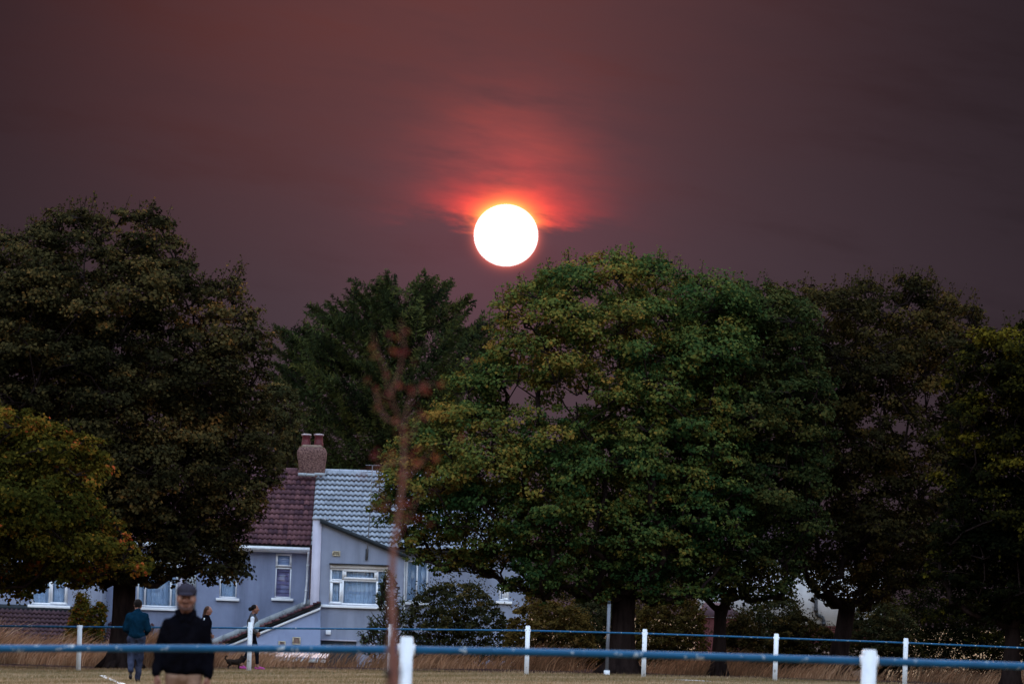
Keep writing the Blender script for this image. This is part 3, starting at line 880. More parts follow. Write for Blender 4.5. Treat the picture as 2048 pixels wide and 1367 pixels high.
# ---- white house behind the right-hand trees
WD = 246.0
hW = empty('white_house', (at(1570, 1230, WD).x, WD, ground_h))
tag(hW, 'white rendered house on a red brick base with a black drainpipe behind right trees', 'house')
wl, wr = at(1400, 1200, WD).x, at(1765, 1200, WD).x
zs_ = at(1600, 1248, WD).z; ze = at(1600, 1120, WD).z
MB().box(wl, wr, WD, WD + 6, zs_, ze).build('wall', MT['white_wall'], hW)
zb2 = ground_h
course = .085; bw = .26
bm_ = MB().box(0, bw - .014, -.015, .1, 0, course - .014).mesh('brick_block'); bm_.materials.append(MT['brick_red'])
bl = MB().box(wl + .02, wr - .02, WD + .03, WD + 6, zb2, zs_ - .004).build('brick_base', MT['mortar'], hW)
kx = 0
nb = 0
for r_ in range(8):
    z = zs_ - .01 - (r_ + 1) * course
    x = at(1560, 1255, WD).x - (bw / 2 if r_ % 2 else 0)
    while x < at(1735, 1255, WD).x:
        o = bpy.data.objects.new('brick', bm_); COL.objects.link(o); o.parent = bl; o.matrix_parent_inverse = wm(bl).inverted()
        o.matrix_basis = Matrix.Translation((x, WD + .012 + random.uniform(-.004, .004), z)); x += bw
a = at(1400, 1120, WD)
MB().hexa([(wl - .2, WD - .4, ze), (wr + .2, WD - .4, ze), (wr + .2, WD + 6, ze), (wl - .2, WD + 6, ze)],
          [(wl + 1.2, WD + 2.8, ze + 1.6), (wr - 1.2, WD + 2.8, ze + 1.6), (wr - 1.2, WD + 3.0, ze + 1.6), (wl + 1.2, WD + 3.0, ze + 1.6)]).build('roof', MT['tile_plum'], hW)
p = [at(1632, 1160, WD - .1), at(1632, 1222, WD - .1), at(1634, 1229, WD - .1), at(1640, 1232, WD - .1), at(1645, 1234, WD - .1), at(1647.5, 1240, WD - .1), at(1647.5, 1300, WD - .1)]
dp = MB().tube(p, .062, 12).build('drainpipe', MT['black_pipe'], hW, True)
for px, py in ((1632, 1219), (1647.5, 1246)):
    c = at(px, py, WD - .1)
    MB().tube([c + Vector((0, 0, -.05)), c + Vector((0, 0, .05))], .08, 12).build('pipe_socket', MT['black_pipe'], dp, True)
# grey gabled outbuilding in front of it
gD = 240.0
gb = empty('outbuilding', (at(1460, 1235, gD).x, gD, ground_h)); tag(gb, 'small outbuilding with grey sloping roof seen beside the forked trunk', 'outbuilding')
a, b, c, d = at(1432, 1234, gD), at(1494, 1234, gD), at(1450, 1205, gD), at(1412, 1205, gD)
MB().hexa([(a.x - .6, gD, a.z), (b.x, gD, b.z), (b.x, gD + 3, b.z), (a.x - .6, gD + 3, a.z)],
          [(d.x, gD + 1.0, c.z), (c.x, gD + 1.0, c.z), (c.x, gD + 2, c.z), (d.x, gD + 2, c.z)]).build('roof', MT['tile_plum'], gb)
MB().box(a.x - .5, b.x - .15, gD + .1, gD + 2.9, ground_h, a.z - .004).build('wall', MT['brick_red'], gb)

# corrugated shed roof low behind the far fence
sD = 196.0
sh = empty('garden_shed', (at(585, 1310, sD).x, sD, gzf(at(585, 1310, sD).x, sD))); tag(sh, 'low shed with pale corrugated sheet roof behind the long grass', 'shed')
xl, xr = at(508, 1310, sD).x, at(655, 1310, sD).x
za, zb_ = at(585, 1313, sD).z, at(585, 1303.5, sD + 2).z
n = 110; mb = MB()
for i in range(n):
    xa, xb = xl + (xr - xl) * i / n, xl + (xr - xl) * (i + 1) / n
    ha, hb = .018 * math.cos(i * 2 * math.pi / 5), .018 * math.cos((i + 1) * 2 * math.pi / 5)
    mb.poly([(xa, sD, za + ha), (xb, sD, za + hb), (xb, sD + 2, zb_ + hb), (xa, sD + 2, zb_ + ha)])
    mb.poly([(xa, sD, za + ha - .012), (xb, sD, za + hb - .012), (xb, sD, za + hb), (xa, sD, za + ha)])
mb.build('roof_sheet', MT['corrugated'], sh)
MB().box(xl + .03, xr - .03, sD + .03, sD + .07, za - .13, za - .035).build('fascia', MT['gutter'], sh)
MB().box(xl + .06, xr - .06, sD + .1, sD + 1.9, gzf((xl + xr) / 2, sD + 1) - .4, za - .04).build('wall', MT['brick_red'], sh)

# grey pole by the big tree
pD = 175.5
p0 = at(1214, 1330, pD); g0 = gzf(p0.x, pD)
pole = empty('metal_pole', (p0.x, pD, g0)); tag(pole, 'plain grey metal pole standing beside the thick trunk', 'pole')
t0 = at(1217.5, 1206, pD)
MB().tube([(p0.x, pD, g0 - .2), (p0.x, pD, t0.z)], .046, 14).build('shaft', MT['metal'], pole, True)
MB().tube([(p0.x, pD, t0.z), (p0.x, pD, t0.z + .07)], [.05, .03], 14).build('cap', MT['dark_trim'], pole, True)
MB().tube([(p0.x, pD, g0 - .1), (p0.x, pD, g0 + .12)], .075, 14).build('base_collar', MT['white_paint'], pole, True)

# ------------------------------------------------------------------ trees
def in_poly(P, poly):
    x, z = P[:, 0], P[:, 1]; n = len(poly); inside = np.zeros(len(P), bool)
    j = n - 1
    for i in range(n):
        xi, zi = poly[i]; xj, zj = poly[j]
        c = ((zi > z) != (zj > z)) & (x < (xj - xi) * (z - zi) / (zj - zi + 1e-12) + xi)
        inside ^= c; j = i
    return inside
def edge_dist(P, poly):
    d = np.full(len(P), 1e9); n = len(poly)
    for i in range(n):
        a = np.array(poly[i]); b = np.array(poly[(i + 1) % n]); ab = b - a
        t = np.clip(((P - a) @ ab) / (ab @ ab + 1e-12), 0, 1)
        d = np.minimum(d, np.linalg.norm(P - (a + t[:, None] * ab), axis=1))
    return d

LOBED = np.array([(0, .02), (.47, .36), (0, 1.05), (-.47, .36)])
OVAL = np.array([(0, 0), (.29, .45), (0, 1.0), (-.29, .45)])
NARROW = np.array([(0, 0), (.13, .4), (0, 1.0), (-.13, .4)])

def leaves_mesh(name, pos, nrm, size, hue, rng, shape=LOBED, dirs=None):
    n = len(pos); k = len(shape)
    nrm = nrm / (np.linalg.norm(nrm, axis=1, keepdims=True) + 1e-9)
    if dirs is None: dirs = rng.normal(size=(n, 3)) + np.array([0, 0, -.35])
    t = dirs - nrm * np.sum(dirs * nrm, 1, keepdims=True)
    t /= np.linalg.norm(t, axis=1, keepdims=True) + 1e-9
    s = np.cross(t, nrm)
    sh = shape - np.array([0, .5])
    fold = np.abs(sh[:, 0]) * .35
    v = pos[:, None, :] + size[:, None, None] * (s[:, None, :] * sh[None, :, 0, None] + t[:, None, :] * sh[None, :, 1, None] - nrm[:, None, :] * fold[None, :, None])
    idx = np.arange(n * k)
    return np_mesh(name, v.reshape(-1, 3), idx, np.full(n, k), False, np.repeat(np.clip(hue, 0, 1), k))

def poly_world(pts, D):
    return [(at(x, y, D).x, at(x, y, D).z) for x, y in pts]

def boughs(poly, D, depth_max, rng, rmin, rmax, spacing=.6, depth_k=.9, jit=.9):
    """big leafy lobes spread through the crown's volume, each carrying smaller clumps on its upper and outer side"""
    xs = [p[0] for p in poly]; zs = [p[1] for p in poly]
    cand = np.stack([rng.uniform(min(xs), max(xs), 7000), rng.uniform(min(zs), max(zs), 7000)], 1)
    cand = cand[in_poly(cand, poly)]
    ed = edge_dist(cand, poly)
    L = np.zeros((0, 4))
    for p, e in zip(cand, ed):
        r = min(rng.uniform(rmin, rmax), e / .58)
        if r < rmin * .45: continue
        t = min(depth_max, depth_k * math.sqrt(max(e, .05)) * 1.6)
        u = rng.uniform()
        y = -t * rng.uniform(.35, 1.0) + rng.normal() * jit * .35 if u < .68 else t * rng.uniform(-.4, 1.0)
        c = np.array([p[0], y, p[1], r])
        if len(L) and np.any(np.linalg.norm((L[:, :3] - c[:3]) * np.array([1, .8, 1.15]), axis=1) < spacing * (L[:, 3] + r)): continue
        L = np.vstack([L, c])
    L[:, 1] += D
    subs = []
    for i, (x, y, z, r) in enumerate(L):
        n = int(9 * r * r + 5)
        d = rng.normal(size=(n * 3, 3)); d /= np.linalg.norm(d, axis=1, keepdims=True)
        d = d[(d[:, 2] > -.45) | (rng.uniform(size=len(d)) < .15)][:n]
        for q in d:
            k = rng.uniform(.55, 1.0)
            subs.append((x + q[0] * r * k, y + q[1] * r * k, z + q[2] * r * k * .72, r * rng.uniform(.26, .44), i))
    return L, np.array(subs)

def bough_leaves(L, S, dens, size, rng, hue_base, spread, up=.55, grad=(0, 0)):
    pos, nrm, sz, hue = [], [], [], []
    lh = hue_base + rng.normal(size=len(L)) * spread * .75
    c0, e0 = L[:, [0, 2]].mean(0), L[:, [0, 2]].std(0) + 1e-6
    lh = lh + grad[0] * (L[:, 0] - c0[0]) / e0[0] + grad[1] * (L[:, 2] - c0[1]) / e0[1]      # leaf hue shifts across and up the crown
    for x, y, z, r, i in S:
        i = int(i); c = np.array([x, y, z])
        n = max(8, int(dens * r * r * rng.uniform(.7, 1.25) + 10))
        d = rng.normal(size=(n, 3)); d /= np.linalg.norm(d, axis=1, keepdims=True)
        d = d[rng.uniform(size=n) < (.62 + .38 * d[:, 2])]
        n = len(d)
        rad = r * rng.uniform(size=n) ** .4 * (1 + .35 * (rng.uniform(size=n) < .12))
        p = c + d * rad[:, None] * np.array([1.15, 1.15, .62])
        o = c - L[i, :3]; o = o / (np.linalg.norm(o) + 1e-6)
        nn = d * .5 + o * .55 + np.array([0, -.1, up]) + rng.normal(size=(n, 3)) * .55
        pos.append(p); nrm.append(nn); sz.append(size * rng.uniform(.6, 1.3, n))
        hue.append(lh[i] + rng.normal() * spread * .45 + rng.normal(size=n) * spread * .7)
    return np.concatenate(pos), np.concatenate(nrm), np.concatenate(sz), np.concatenate(hue)

def sprigs(poly, D, n, rng, size, zmin, length=(.35, 1.0), hue=.5, spread=.15):
    """leafy shoots standing out of the upper outline"""
    P = np.array(poly); m = len(P); segs = []
    pos, nrm, sz, hu, stems = [], [], [], [], []
    cen = P.mean(0)
    tot = []
    for i in range(m):
        a, b = P[i], P[(i + 1) % m]
        mid = (a + b) / 2
        tot.append(np.linalg.norm(b - a) if mid[1] > zmin else 0)
    tot = np.array(tot); tot = tot / tot.sum()
    for _ in range(n):
        i = rng.choice(m, p=tot); t = rng.uniform()
        a = P[i] * (1 - t) + P[(i + 1) % m] * t
        out = (a - cen); out /= np.linalg.norm(out)
        d3 = np.array([out[0] * .55 + rng.normal() * .2, rng.normal() * .25, max(.35, out[1]) + .35]); d3 /= np.linalg.norm(d3)
        L = rng.uniform(*length)
        base = np.array([a[0], D + rng.normal() * .5, a[1]]) - d3 * L * .62
        stems.append([base, base + d3 * L * .5 + rng.normal(size=3) * .03, base + d3 * L])
        k = int(L * 20) + 6
        tt = rng.uniform(.1, 1.05, k)
        p = base + d3 * (tt * L)[:, None] + rng.normal(size=(k, 3)) * (.085 * (1.15 - .6 * tt))[:, None]
        pos.append(p); nrm.append(rng.normal(size=(k, 3)) + np.array([0, -.3, .4])); sz.append(size * rng.uniform(.55, 1.0, k)); hu.append(hue + rng.normal(size=k) * spread)
    return np.concatenate(pos), np.concatenate(nrm), np.concatenate(sz), np.concatenate(hu), stems

def grow(trunk, tops, C, rng, r0, tip=.012):
    """limbs: every clump is joined to the nearest wood already grown; thickness from what it carries"""
    nodes = [np.array(p, float) for p in trunk]; parent = [-1] + list(range(len(trunk) - 1)); ntr = len(nodes)
    start = max(0, ntr - tops)
    order = np.argsort(np.linalg.norm(C[:, :3] - nodes[-1], axis=1))
    for i in order:
        c = C[i, :3].copy(); c[2] -= C[i, 3] * .15
        A = np.array(nodes[start:])
        d = np.linalg.norm(A - c, axis=1) + .6 * np.maximum(0, A[:, 2] - c[2] + .3) + .12 * np.linalg.norm(A - nodes[ntr - 1], axis=1)
        j = start + int(np.argmin(d)); a = nodes[j]
        L = np.linalg.norm(c - a); steps = max(2, int(L / .5)); prev = j
        for k in range(1, steps + 1):
            t = k / steps
            p = a * (1 - t) + c * t
            p[2] += math.sin(t * math.pi) * L * .10
            if k < steps: p = p + rng.normal(size=3) * .05
            nodes.append(p); parent.append(prev); prev = len(nodes) - 1
    load = np.ones(len(nodes)) * .0
    load += 1e-3
    kids = [[] for _ in nodes]
    for i, p in enumerate(parent):
        if p >= 0: kids[p].append(i)
    load = np.zeros(len(nodes))
    for i in range(len(nodes) - 1, -1, -1):
        load[i] += 1 if not kids[i] else 0
        if parent[i] >= 0: load[parent[i]] += load[i]
    rad = tip + (r0 * .72 - tip) * (load / load[start]) ** .58
    segs = []
    done = set()
    def chain(i):
        path = [i]
        while kids[path[-1]]:
            nx_ = max(kids[path[-1]], key=lambda q: load[q]); path.append(nx_)
        return path
    stack = [start]; chains = []
    seen_start = []
    heads = [(start, None)]
    while heads:
        h, par = heads.pop()
        path = chain(h)
        chains.append(([par] if par is not None else []) + path)
        for q in path:
            main = max(kids[q], key=lambda w: load[w]) if kids[q] else None
            for w in kids[q]:
                if w != main: heads.append((w, q))
    return nodes, rad, chains

def tree(name, label, D, base_px, poly_px, trunk_r, fork_h, seed, lm, leaf=.12, spacing=.48, depth=3.6, rr=(.55, 1.25), dens=1250, hue=.5, spread=.18, nsprig=40, group=None, lean=0.0, bark='bark', extra=None, sprig_len=(.35, 1.0), shape=LOBED, flare=1.7, up=.6, grad=(0, 0), holes=()):
    rng = np.random.default_rng(seed)
    b = at(base_px[0], base_px[1], D); g = gzf(b.x, D)
    root = empty(name, (b.x, D, g)); tag(root, label, 'tree', group)
    pts_ = []                                              # roughen the outline
    for (x0_, y0_), (x1_, y1_) in zip(poly_px, poly_px[1:] + poly_px[:1]):
        k_ = max(1, int(math.hypot(x1_ - x0_, y1_ - y0_) / 28))
        for q_ in range(k_): pts_.append((x0_ + (x1_ - x0_) * q_ / k_ + rng.normal() * 8, y0_ + (y1_ - y0_) * q_ / k_ + rng.normal() * 8))
    poly = poly_world(pts_, D)
    C, S = boughs(poly, D, depth, rng, *rr, spacing=spacing)
    for hx, hy, hr in holes:                              # gaps between boughs where the sky shows through
        c_ = at(hx, hy, D); S = S[(np.hypot(S[:, 0] - c_.x, S[:, 2] - c_.z) > hr * D / FPX + S[:, 3] * .45) | (rng.uniform(size=len(S)) < .22)]
    H = fork_h
    trunk = [(b.x, D, g - .3), (b.x, D, g + .02), (b.x + lean * .1, D, g + .25), (b.x + lean * .3, D, g + .8), (b.x + lean * .6, D, g + H * .6), (b.x + lean, D, g + H)]
    trad = [trunk_r * flare * 1.1, trunk_r * flare, trunk_r * (1 + (flare - 1) * .45), trunk_r * 1.08, trunk_r * .98, trunk_r * .96]
    nodes, rad, chains = grow(trunk, 1, C, rng, trunk_r, .010)
    mb = MB().tube(trunk, trad, 14)
    # buttress roots
    for k in range(5):
        a = rng.uniform(0, 6.28)
        e = (b.x + math.cos(a) * trunk_r * 2.6, D + math.sin(a) * trunk_r * 2.6)
        mb.tube([(b.x + math.cos(a) * trunk_r * .5, D + math.sin(a) * trunk_r * .5, g + .55), (b.x + math.cos(a) * trunk_r * 1.3, D + math.sin(a) * trunk_r * 1.3, g + .18), (e[0], e[1], g - .08)], [trunk_r * .5, trunk_r * .42, trunk_r * .15], 8)
    if extra:
        for path, r_ in extra: mb.tube(path, r_, 8)
    tr = mb.build('trunk', MT[bark], root, True)
    mb = MB()
    for ch in chains:
        if len(ch) < 2: continue
        path = [nodes[q] for q in ch]; rd = [float(rad[q]) for q in ch]
        if len(ch) > 1 and ch[0] != chains[0][0]: rd[0] = min(rd[0], rd[1] * 1.25)
        mb.tube([Vector(p) for p in path], rd, 7 if rd[0] > .05 else 4, cap=False)
    for x, y, z, r_, i in S[::2]:
        a_ = Vector(C[int(i), :3]); e_ = Vector((x, y, z))
        mb.tube([a_, a_.lerp(e_, .5) + Vector((0, 0, .04)), e_], [.02, .014, .007], 3, cap=False)
    br = mb.build('limbs', MT[bark], root, True)
    p, n, s, h = bough_leaves(C, S, dens, leaf, rng, hue, spread, up, grad)
    if nsprig:
        zmid = np.percentile([q[1] for q in poly], 45)
        p2, n2, s2, h2, st = sprigs(poly, D, nsprig, rng, leaf * .95, zmid, sprig_len, hue + .08)
        p = np.concatenate([p, p2]); n = np.concatenate([n, n2]); s = np.concatenate([s, s2]); h = np.concatenate([h, h2])
        mb = MB()
        for q in st: mb.tube([Vector(w) for w in q], [.012, .009, .005], 3, cap=False)
        mb.build('twigs', MT[bark], root, True)['kind'] = 'stuff'
    cr_ = link('crown', leaves_mesh('crown', p, n, s, h, rng, shape), lm, root)
    cr_['kind'] = 'stuff'
    return root

LM_dark = leaf_mat('dark_maple_leaf', [(0, (.006, .006, .003)), (.35, (.020, .018, .008)), (.6, (.048, .038, .014)), (.8, (.085, .054, .018)), (1, (.16, .072, .020))], .1, spec=.12)
LM_green = leaf_mat('green_maple_leaf', [(0, (.014, .034, .012)), (.35, (.042, .068, .019)), (.6, (.086, .092, .021)), (.82, (.138, .104, .021)), (1, (.20, .11, .024))], .14, spec=.15)
LM_olive = leaf_mat('olive_maple_leaf', [(0, (.008, .015, .006)), (.35, (.026, .036, .012)), (.6, (.052, .052, .015)), (.82, (.085, .062, .016)), (1, (.12, .07, .018))], .12, spec=.12)
LM_gold = leaf_mat('turning_maple_leaf', [(0, (.008, .011, .003)), (.4, (.034, .032, .006)), (.65, (.090, .064, .009)), (.85, (.19, .078, .013)), (1, (.32, .06, .02))], .14, spec=.12)
LM_brown = leaf_mat('bronze_leaf', [(0, (.006, .006, .003)), (.4, (.020, .017, .007)), (.7, (.046, .033, .010)), (1, (.09, .048, .014))], .12, spec=.1)
LM_night = leaf_mat('shade_black_leaf', [(0, (.003, .004, .002)), (.5, (.009, .009, .003)), (.8, (.040, .034, .005)), (1, (.09, .066, .008))], .1, spec=.05)  # near-black ramp: the darkness at the right edge painted into the leaves
LM_conifer = leaf_mat('cypress_spray', [(0, (.010, .014, .008)), (.4, (.032, .044, .017)), (.7, (.080, .090, .026)), (1, (.15, .125, .038))], .08, .7, .1)
LM_shrub = leaf_mat('shrub_leaf', [(0, (.012, .014, .007)), (.4, (.032, .032, .014)), (.7, (.065, .052, .018)), (1, (.13, .08, .025))], .12, spec=.06)
LM_yellow = leaf_mat('yellow_shrub_leaf', [(0, (.030, .024, .008)), (.5, (.090, .058, .014)), (1, (.20, .11, .036))], .12, spec=.06)
LM_sapling = leaf_mat('copper_leaf', [(0, (.07, .014, .018)), (.5, (.11, .026, .022)), (1, (.15, .05, .026))], .35)

# big dark maple on the left
tree('maple_tree', 'tall dark brownish maple on the left, its thick trunk behind the teal jumper', 178.0, (243, 1336),
     [(-150, 500), (-40, 455), (0, 470), (60, 470), (110, 435), (150, 415), (195, 410), (215, 470), (240, 420), (260, 412), (310, 430), (350, 440), (360, 490), (378, 540), (410, 590), (440, 555), (480, 560), (478, 620), (508, 655), (532, 690), (528, 730), (500, 762), (525, 800), (552, 860), (560, 920), (560, 970), (535, 1015), (502, 1062), (478, 1092), (500, 1135), (492, 1170), (465, 1178), (420, 1162), (370, 1174), (320, 1172), (280, 1186), (240, 1180), (200, 1180), (130, 1180), (60, 1180), (0, 1180), (-150, 1180)],
     .30, 2.3, 5, LM_dark, leaf=.09, depth=4.4, hue=.42, nsprig=150, spread=.22, holes=[(385, 610, 22), (255, 560, 14), (300, 850, 16), (215, 480, 14), (400, 700, 12), (470, 640, 14)])
# turning maple in front of it, its trunk out of the picture
tree('maple_tree', 'low maple with turning yellow-green and orange leaves at the left edge', 169.0, (-95, 1362),
     [(-260, 790), (-60, 800), (0, 812), (50, 815), (110, 850), (170, 862), (214, 890), (212, 950), (190, 985), (215, 1030), (262, 1078), (298, 1125), (296, 1160), (240, 1158), (200, 1140), (160, 1170), (100, 1165), (60, 1190), (20, 1195), (-60, 1200), (-260, 1200)],
     .22, 1.9, 8, LM_gold, leaf=.095, depth=2.4, hue=.42, spread=.18, nsprig=10, grad=(.08, 0))
# the great green maple right of the middle
tree('maple_tree', 'broad green round-headed maple below the setting sun with a thick trunk', 180.0, (1243, 1338),
     [(780, 905), (800, 872), (840, 838), (872, 800), (905, 772), (930, 738), (965, 722), (992, 690), (984, 640), (992, 590), (1020, 575), (1060, 555), (1090, 528), (1150, 522), (1210, 515), (1240, 508), (1300, 518), (1360, 530), (1410, 545), (1445, 575), (1490, 590), (1500, 700), (1500, 900), (1495, 1050), (1480, 1150), (1430, 1200), (1350, 1212), (1270, 1205), (1150, 1215), (1070, 1215), (1030, 1195), (985, 1172), (930, 1160), (870, 1150), (815, 1130), (795, 1080), (770, 1040), (748, 1005), (765, 965)],
     .30, 2.2, 13, LM_green, leaf=.088, depth=5.0, hue=.43, nsprig=150, spread=.22, grad=(-.08, .07), holes=[(1045, 640, 22), (1040, 795, 30), (1120, 800, 26), (1195, 725, 18), (1300, 680, 18), (1060, 850, 22), (1180, 790, 20), (1130, 700, 14), (1010, 800, 18), (1050, 960, 9), (1150, 830, 14), (1220, 670, 10)])
# forked thinner maple beside it
b = at(1437, 1338, 181.5)
fk = [(b.x, 181.5, gzf(b.x, 181.5) + 1.05), at(1447, 1235, 181.5), at(1456, 1205, 181.5), at(1462, 1180, 181.4)]
tree('maple_tree', 'green maple with a slim forked trunk right of the thick one', 181.5, (1437, 1338),
     [(1400, 640), (1440, 580), (1480, 562), (1540, 566), (1600, 600), (1640, 720), (1665, 800), (1660, 900), (1650, 960), (1640, 1040), (1600, 1150), (1560, 1218), (1470, 1216), (1390, 1205), (1340, 1120), (1330, 1000), (1350, 850), (1370, 740)],
     .165, 1.7, 21, LM_olive, leaf=.088, depth=3.0, hue=.34, nsprig=60, extra=[(fk, [.09, .07, .06, .05])])
# bronze, thinner crown farther right
tree('maple_tree', 'dark bronze thin-topped tree standing before the white wall', 185.0, (1672, 1348),
     [(1500, 620), (1560, 590), (1600, 580), (1620, 575), (1665, 572), (1700, 585), (1735, 570), (1775, 575), (1800, 552), (1850, 558), (1885, 588), (1915, 595), (1955, 615), (1965, 680), (1935, 730), (1925, 800), (1945, 880), (1940, 980), (1930, 1080), (1880, 1130), (1800, 1205), (1720, 1218), (1640, 1216), (1580, 1150), (1570, 980), (1560, 850), (1520, 740)],
     .23, 2.0, 34, LM_brown, leaf=.088, spacing=.50, dens=1050, depth=3.6, hue=.45, nsprig=130, lean=.25, sprig_len=(.4, 1.15), holes=[(1645, 650, 22), (1860, 812, 20), (1760, 818, 16), (1950, 730, 16), (1700, 690, 12), (1730, 850, 10), (1800, 850, 12), (1900, 870, 12)])
# dark tree closing the right edge, its shade put into the leaf colour
tree('maple_tree', 'nearly black tree filling the right edge of the picture', 176.0, (2022, 1362),
     [(1890, 770), (1920, 720), (1955, 672), (1985, 640), (2020, 660), (2050, 650), (2120, 600), (2300, 700), (2300, 1300), (2150, 1285), (2050, 1240), (1960, 1250), (1890, 1230), (1850, 1160), (1880, 1060), (1905, 930), (1890, 850)],
     .2, 1.5, 55, LM_night, leaf=.095, depth=3.0, hue=.45, spread=.22, nsprig=30, grad=(0, .12))  # height gradient paints the lit yellow-green top into the leaf hue

# ---- conifer behind the house: sprays that sweep up and out
def conifer(name, label, D, base_px, poly_px, seed, n_sprays, length, cat='tree', depth=3.0, lean_in=.45, leaflet=.16, trunk_r=.35, lm=None, drop=0.0, leaders=()):
    rng = np.random.default_rng(seed)
    b = at(base_px[0], base_px[1], D); g = gzf(b.x, D)
    root = empty(name, (b.x, D, g)); tag(root, label, cat)
    poly = poly_world(poly_px, D); P = np.array(poly)
    xs, zs = P[:, 0], P[:, 1]
    cand = np.stack([rng.uniform(xs.min(), xs.max(), n_sprays * 6), rng.uniform(zs.min(), zs.max(), n_sprays * 6)], 1)
    cand = cand[in_poly(cand, poly)]
    ed = edge_dist(cand, poly)
    sel = slice(0, n_sprays)
    cand, ed = cand[sel], ed[sel]
    for lx_, ly_ in leaders:
        c_ = at(lx_, ly_, D)
        for _ in range(7): cand = np.vstack([cand, [[c_.x + rng.normal() * .16, c_.z - abs(rng.normal()) * .5]]]); ed = np.append(ed, .1)
    axis_x = b.x; zlo = zs.min()
    pos, nrm, sz, hue, dirs = [], [], [], [], []
    mbs = MB()
    for (x, z), e in zip(cand, ed):
        t = min(depth, 1.2 * math.sqrt(max(e, .02)) * 1.4)
        y = D - t * rng.uniform(.3, 1) if rng.uniform() < .7 else D + t * rng.uniform(0, 1)
        out = np.array([(x - axis_x), (y - D) * 1.2, .0]); out /= (np.linalg.norm(out) + .6)
        d = out * lean_in * 1.6 + np.array([0, 0, .85 - drop]) + rng.normal(size=3) * .36; d /= np.linalg.norm(d)
        L = rng.uniform(*length) * (1.0 if e > .5 else .8)
        tipp = np.array([x, y, z]) + d * L * (.25 if e > .7 else .24)
        base = tipp - d * L
        mbs.tube([Vector(base), Vector(base + d * L)], [.03, .006], 3, cap=False)
        fan = np.cross(d, out + np.array([rng.normal() * .3, -.5, .0])); fan /= np.linalg.norm(fan)
        nf = np.cross(fan, d); nf = nf if nf[2] - nf[1] > 0 else -nf
        hb = .36 + rng.normal() * .17
        nb = int(L * 11) + 3
        for q in range(nb):
            u = (q + rng.uniform()) / nb
            sd = fan * (1 if q % 2 else -1) + rng.normal(size=3) * .3; sd -= d * (sd @ d); sd /= np.linalg.norm(sd)
            bd = d * .65 + sd * .75 + np.array([0, 0, -.38]); bd /= np.linalg.norm(bd)
            bl_ = L * .22 * (1 - u) ** .9 + .05
            k = int(bl_ * 3.0 / leaflet) + 4
            w = rng.uniform(0, 1, k)
            pp = base + d * (u * L) + bd * (w * bl_)[:, None] + rng.normal(size=(k, 3)) * .02 * L
            ss = rng.normal(size=(k, 3))
            pos.append(pp); dirs.append(bd + ss * .38); nrm.append(rng.normal(size=(k, 3)) * .28 + nf); sz.append(leaflet * rng.uniform(.7, 1.4, k)); hue.append(hb + .22 * (w - .5) + rng.normal(size=k) * .08)
    p = np.concatenate(pos)
    ztop = zs.max()
    MB().tube([(b.x, D, g - .3), (b.x, D, g + 1), (b.x + .1, D + .1, (g + ztop) / 2), (b.x, D, ztop - .8)], [trunk_r * 1.3, trunk_r, trunk_r * .7, .04], 10).build('trunk', MT['bark'], root, True)
    mbs.build('limbs', MT['bark'], root, True)['kind'] = 'stuff'
    c = link('crown', leaves_mesh('crown', p, np.concatenate(nrm), np.concatenate(sz), np.concatenate(hue), rng, NARROW * np.array([.85, 1]), np.concatenate(dirs)), lm or LM_conifer, root)
    c['kind'] = 'stuff'
    return root
CON = [(540, 960), (535, 800), (552, 720), (572, 660), (598, 690), (612, 645), (640, 615), (662, 655), (672, 595), (698, 630), (708, 562), (732, 610), (750, 575), (785, 548), (822, 570), (850, 545), (885, 565), (895, 630), (926, 592), (942, 655), (972, 632), (985, 690), (970, 760), (940, 800), (900, 960)]
conifer('cypress_tree', 'feathery dark green conifer rising behind the chimney and roofs', 262.0, (765, 1330), CON, 77, 520, (1.1, 2.7), depth=4.2, leaflet=.17, lean_in=.75, leaders=[(572, 662), (598, 690), (612, 648), (640, 618), (672, 598), (708, 565), (752, 575), (785, 552), (850, 550), (885, 568), (926, 596), (950, 640), (972, 636), (982, 690), (560, 720)])
conifer('conifer_bush', 'small dark spiky conifer in front of the big white window', 199.0, (775, 1330), [(722, 1300), (722, 1262), (738, 1248), (750, 1215), (755, 1180), (765, 1150), (778, 1140), (792, 1165), (806, 1195), (815, 1240), (822, 1300)], 5, 130, (.35, .8), cat='bush', depth=.7, leaflet=.07, trunk_r=.06, lean_in=.8)

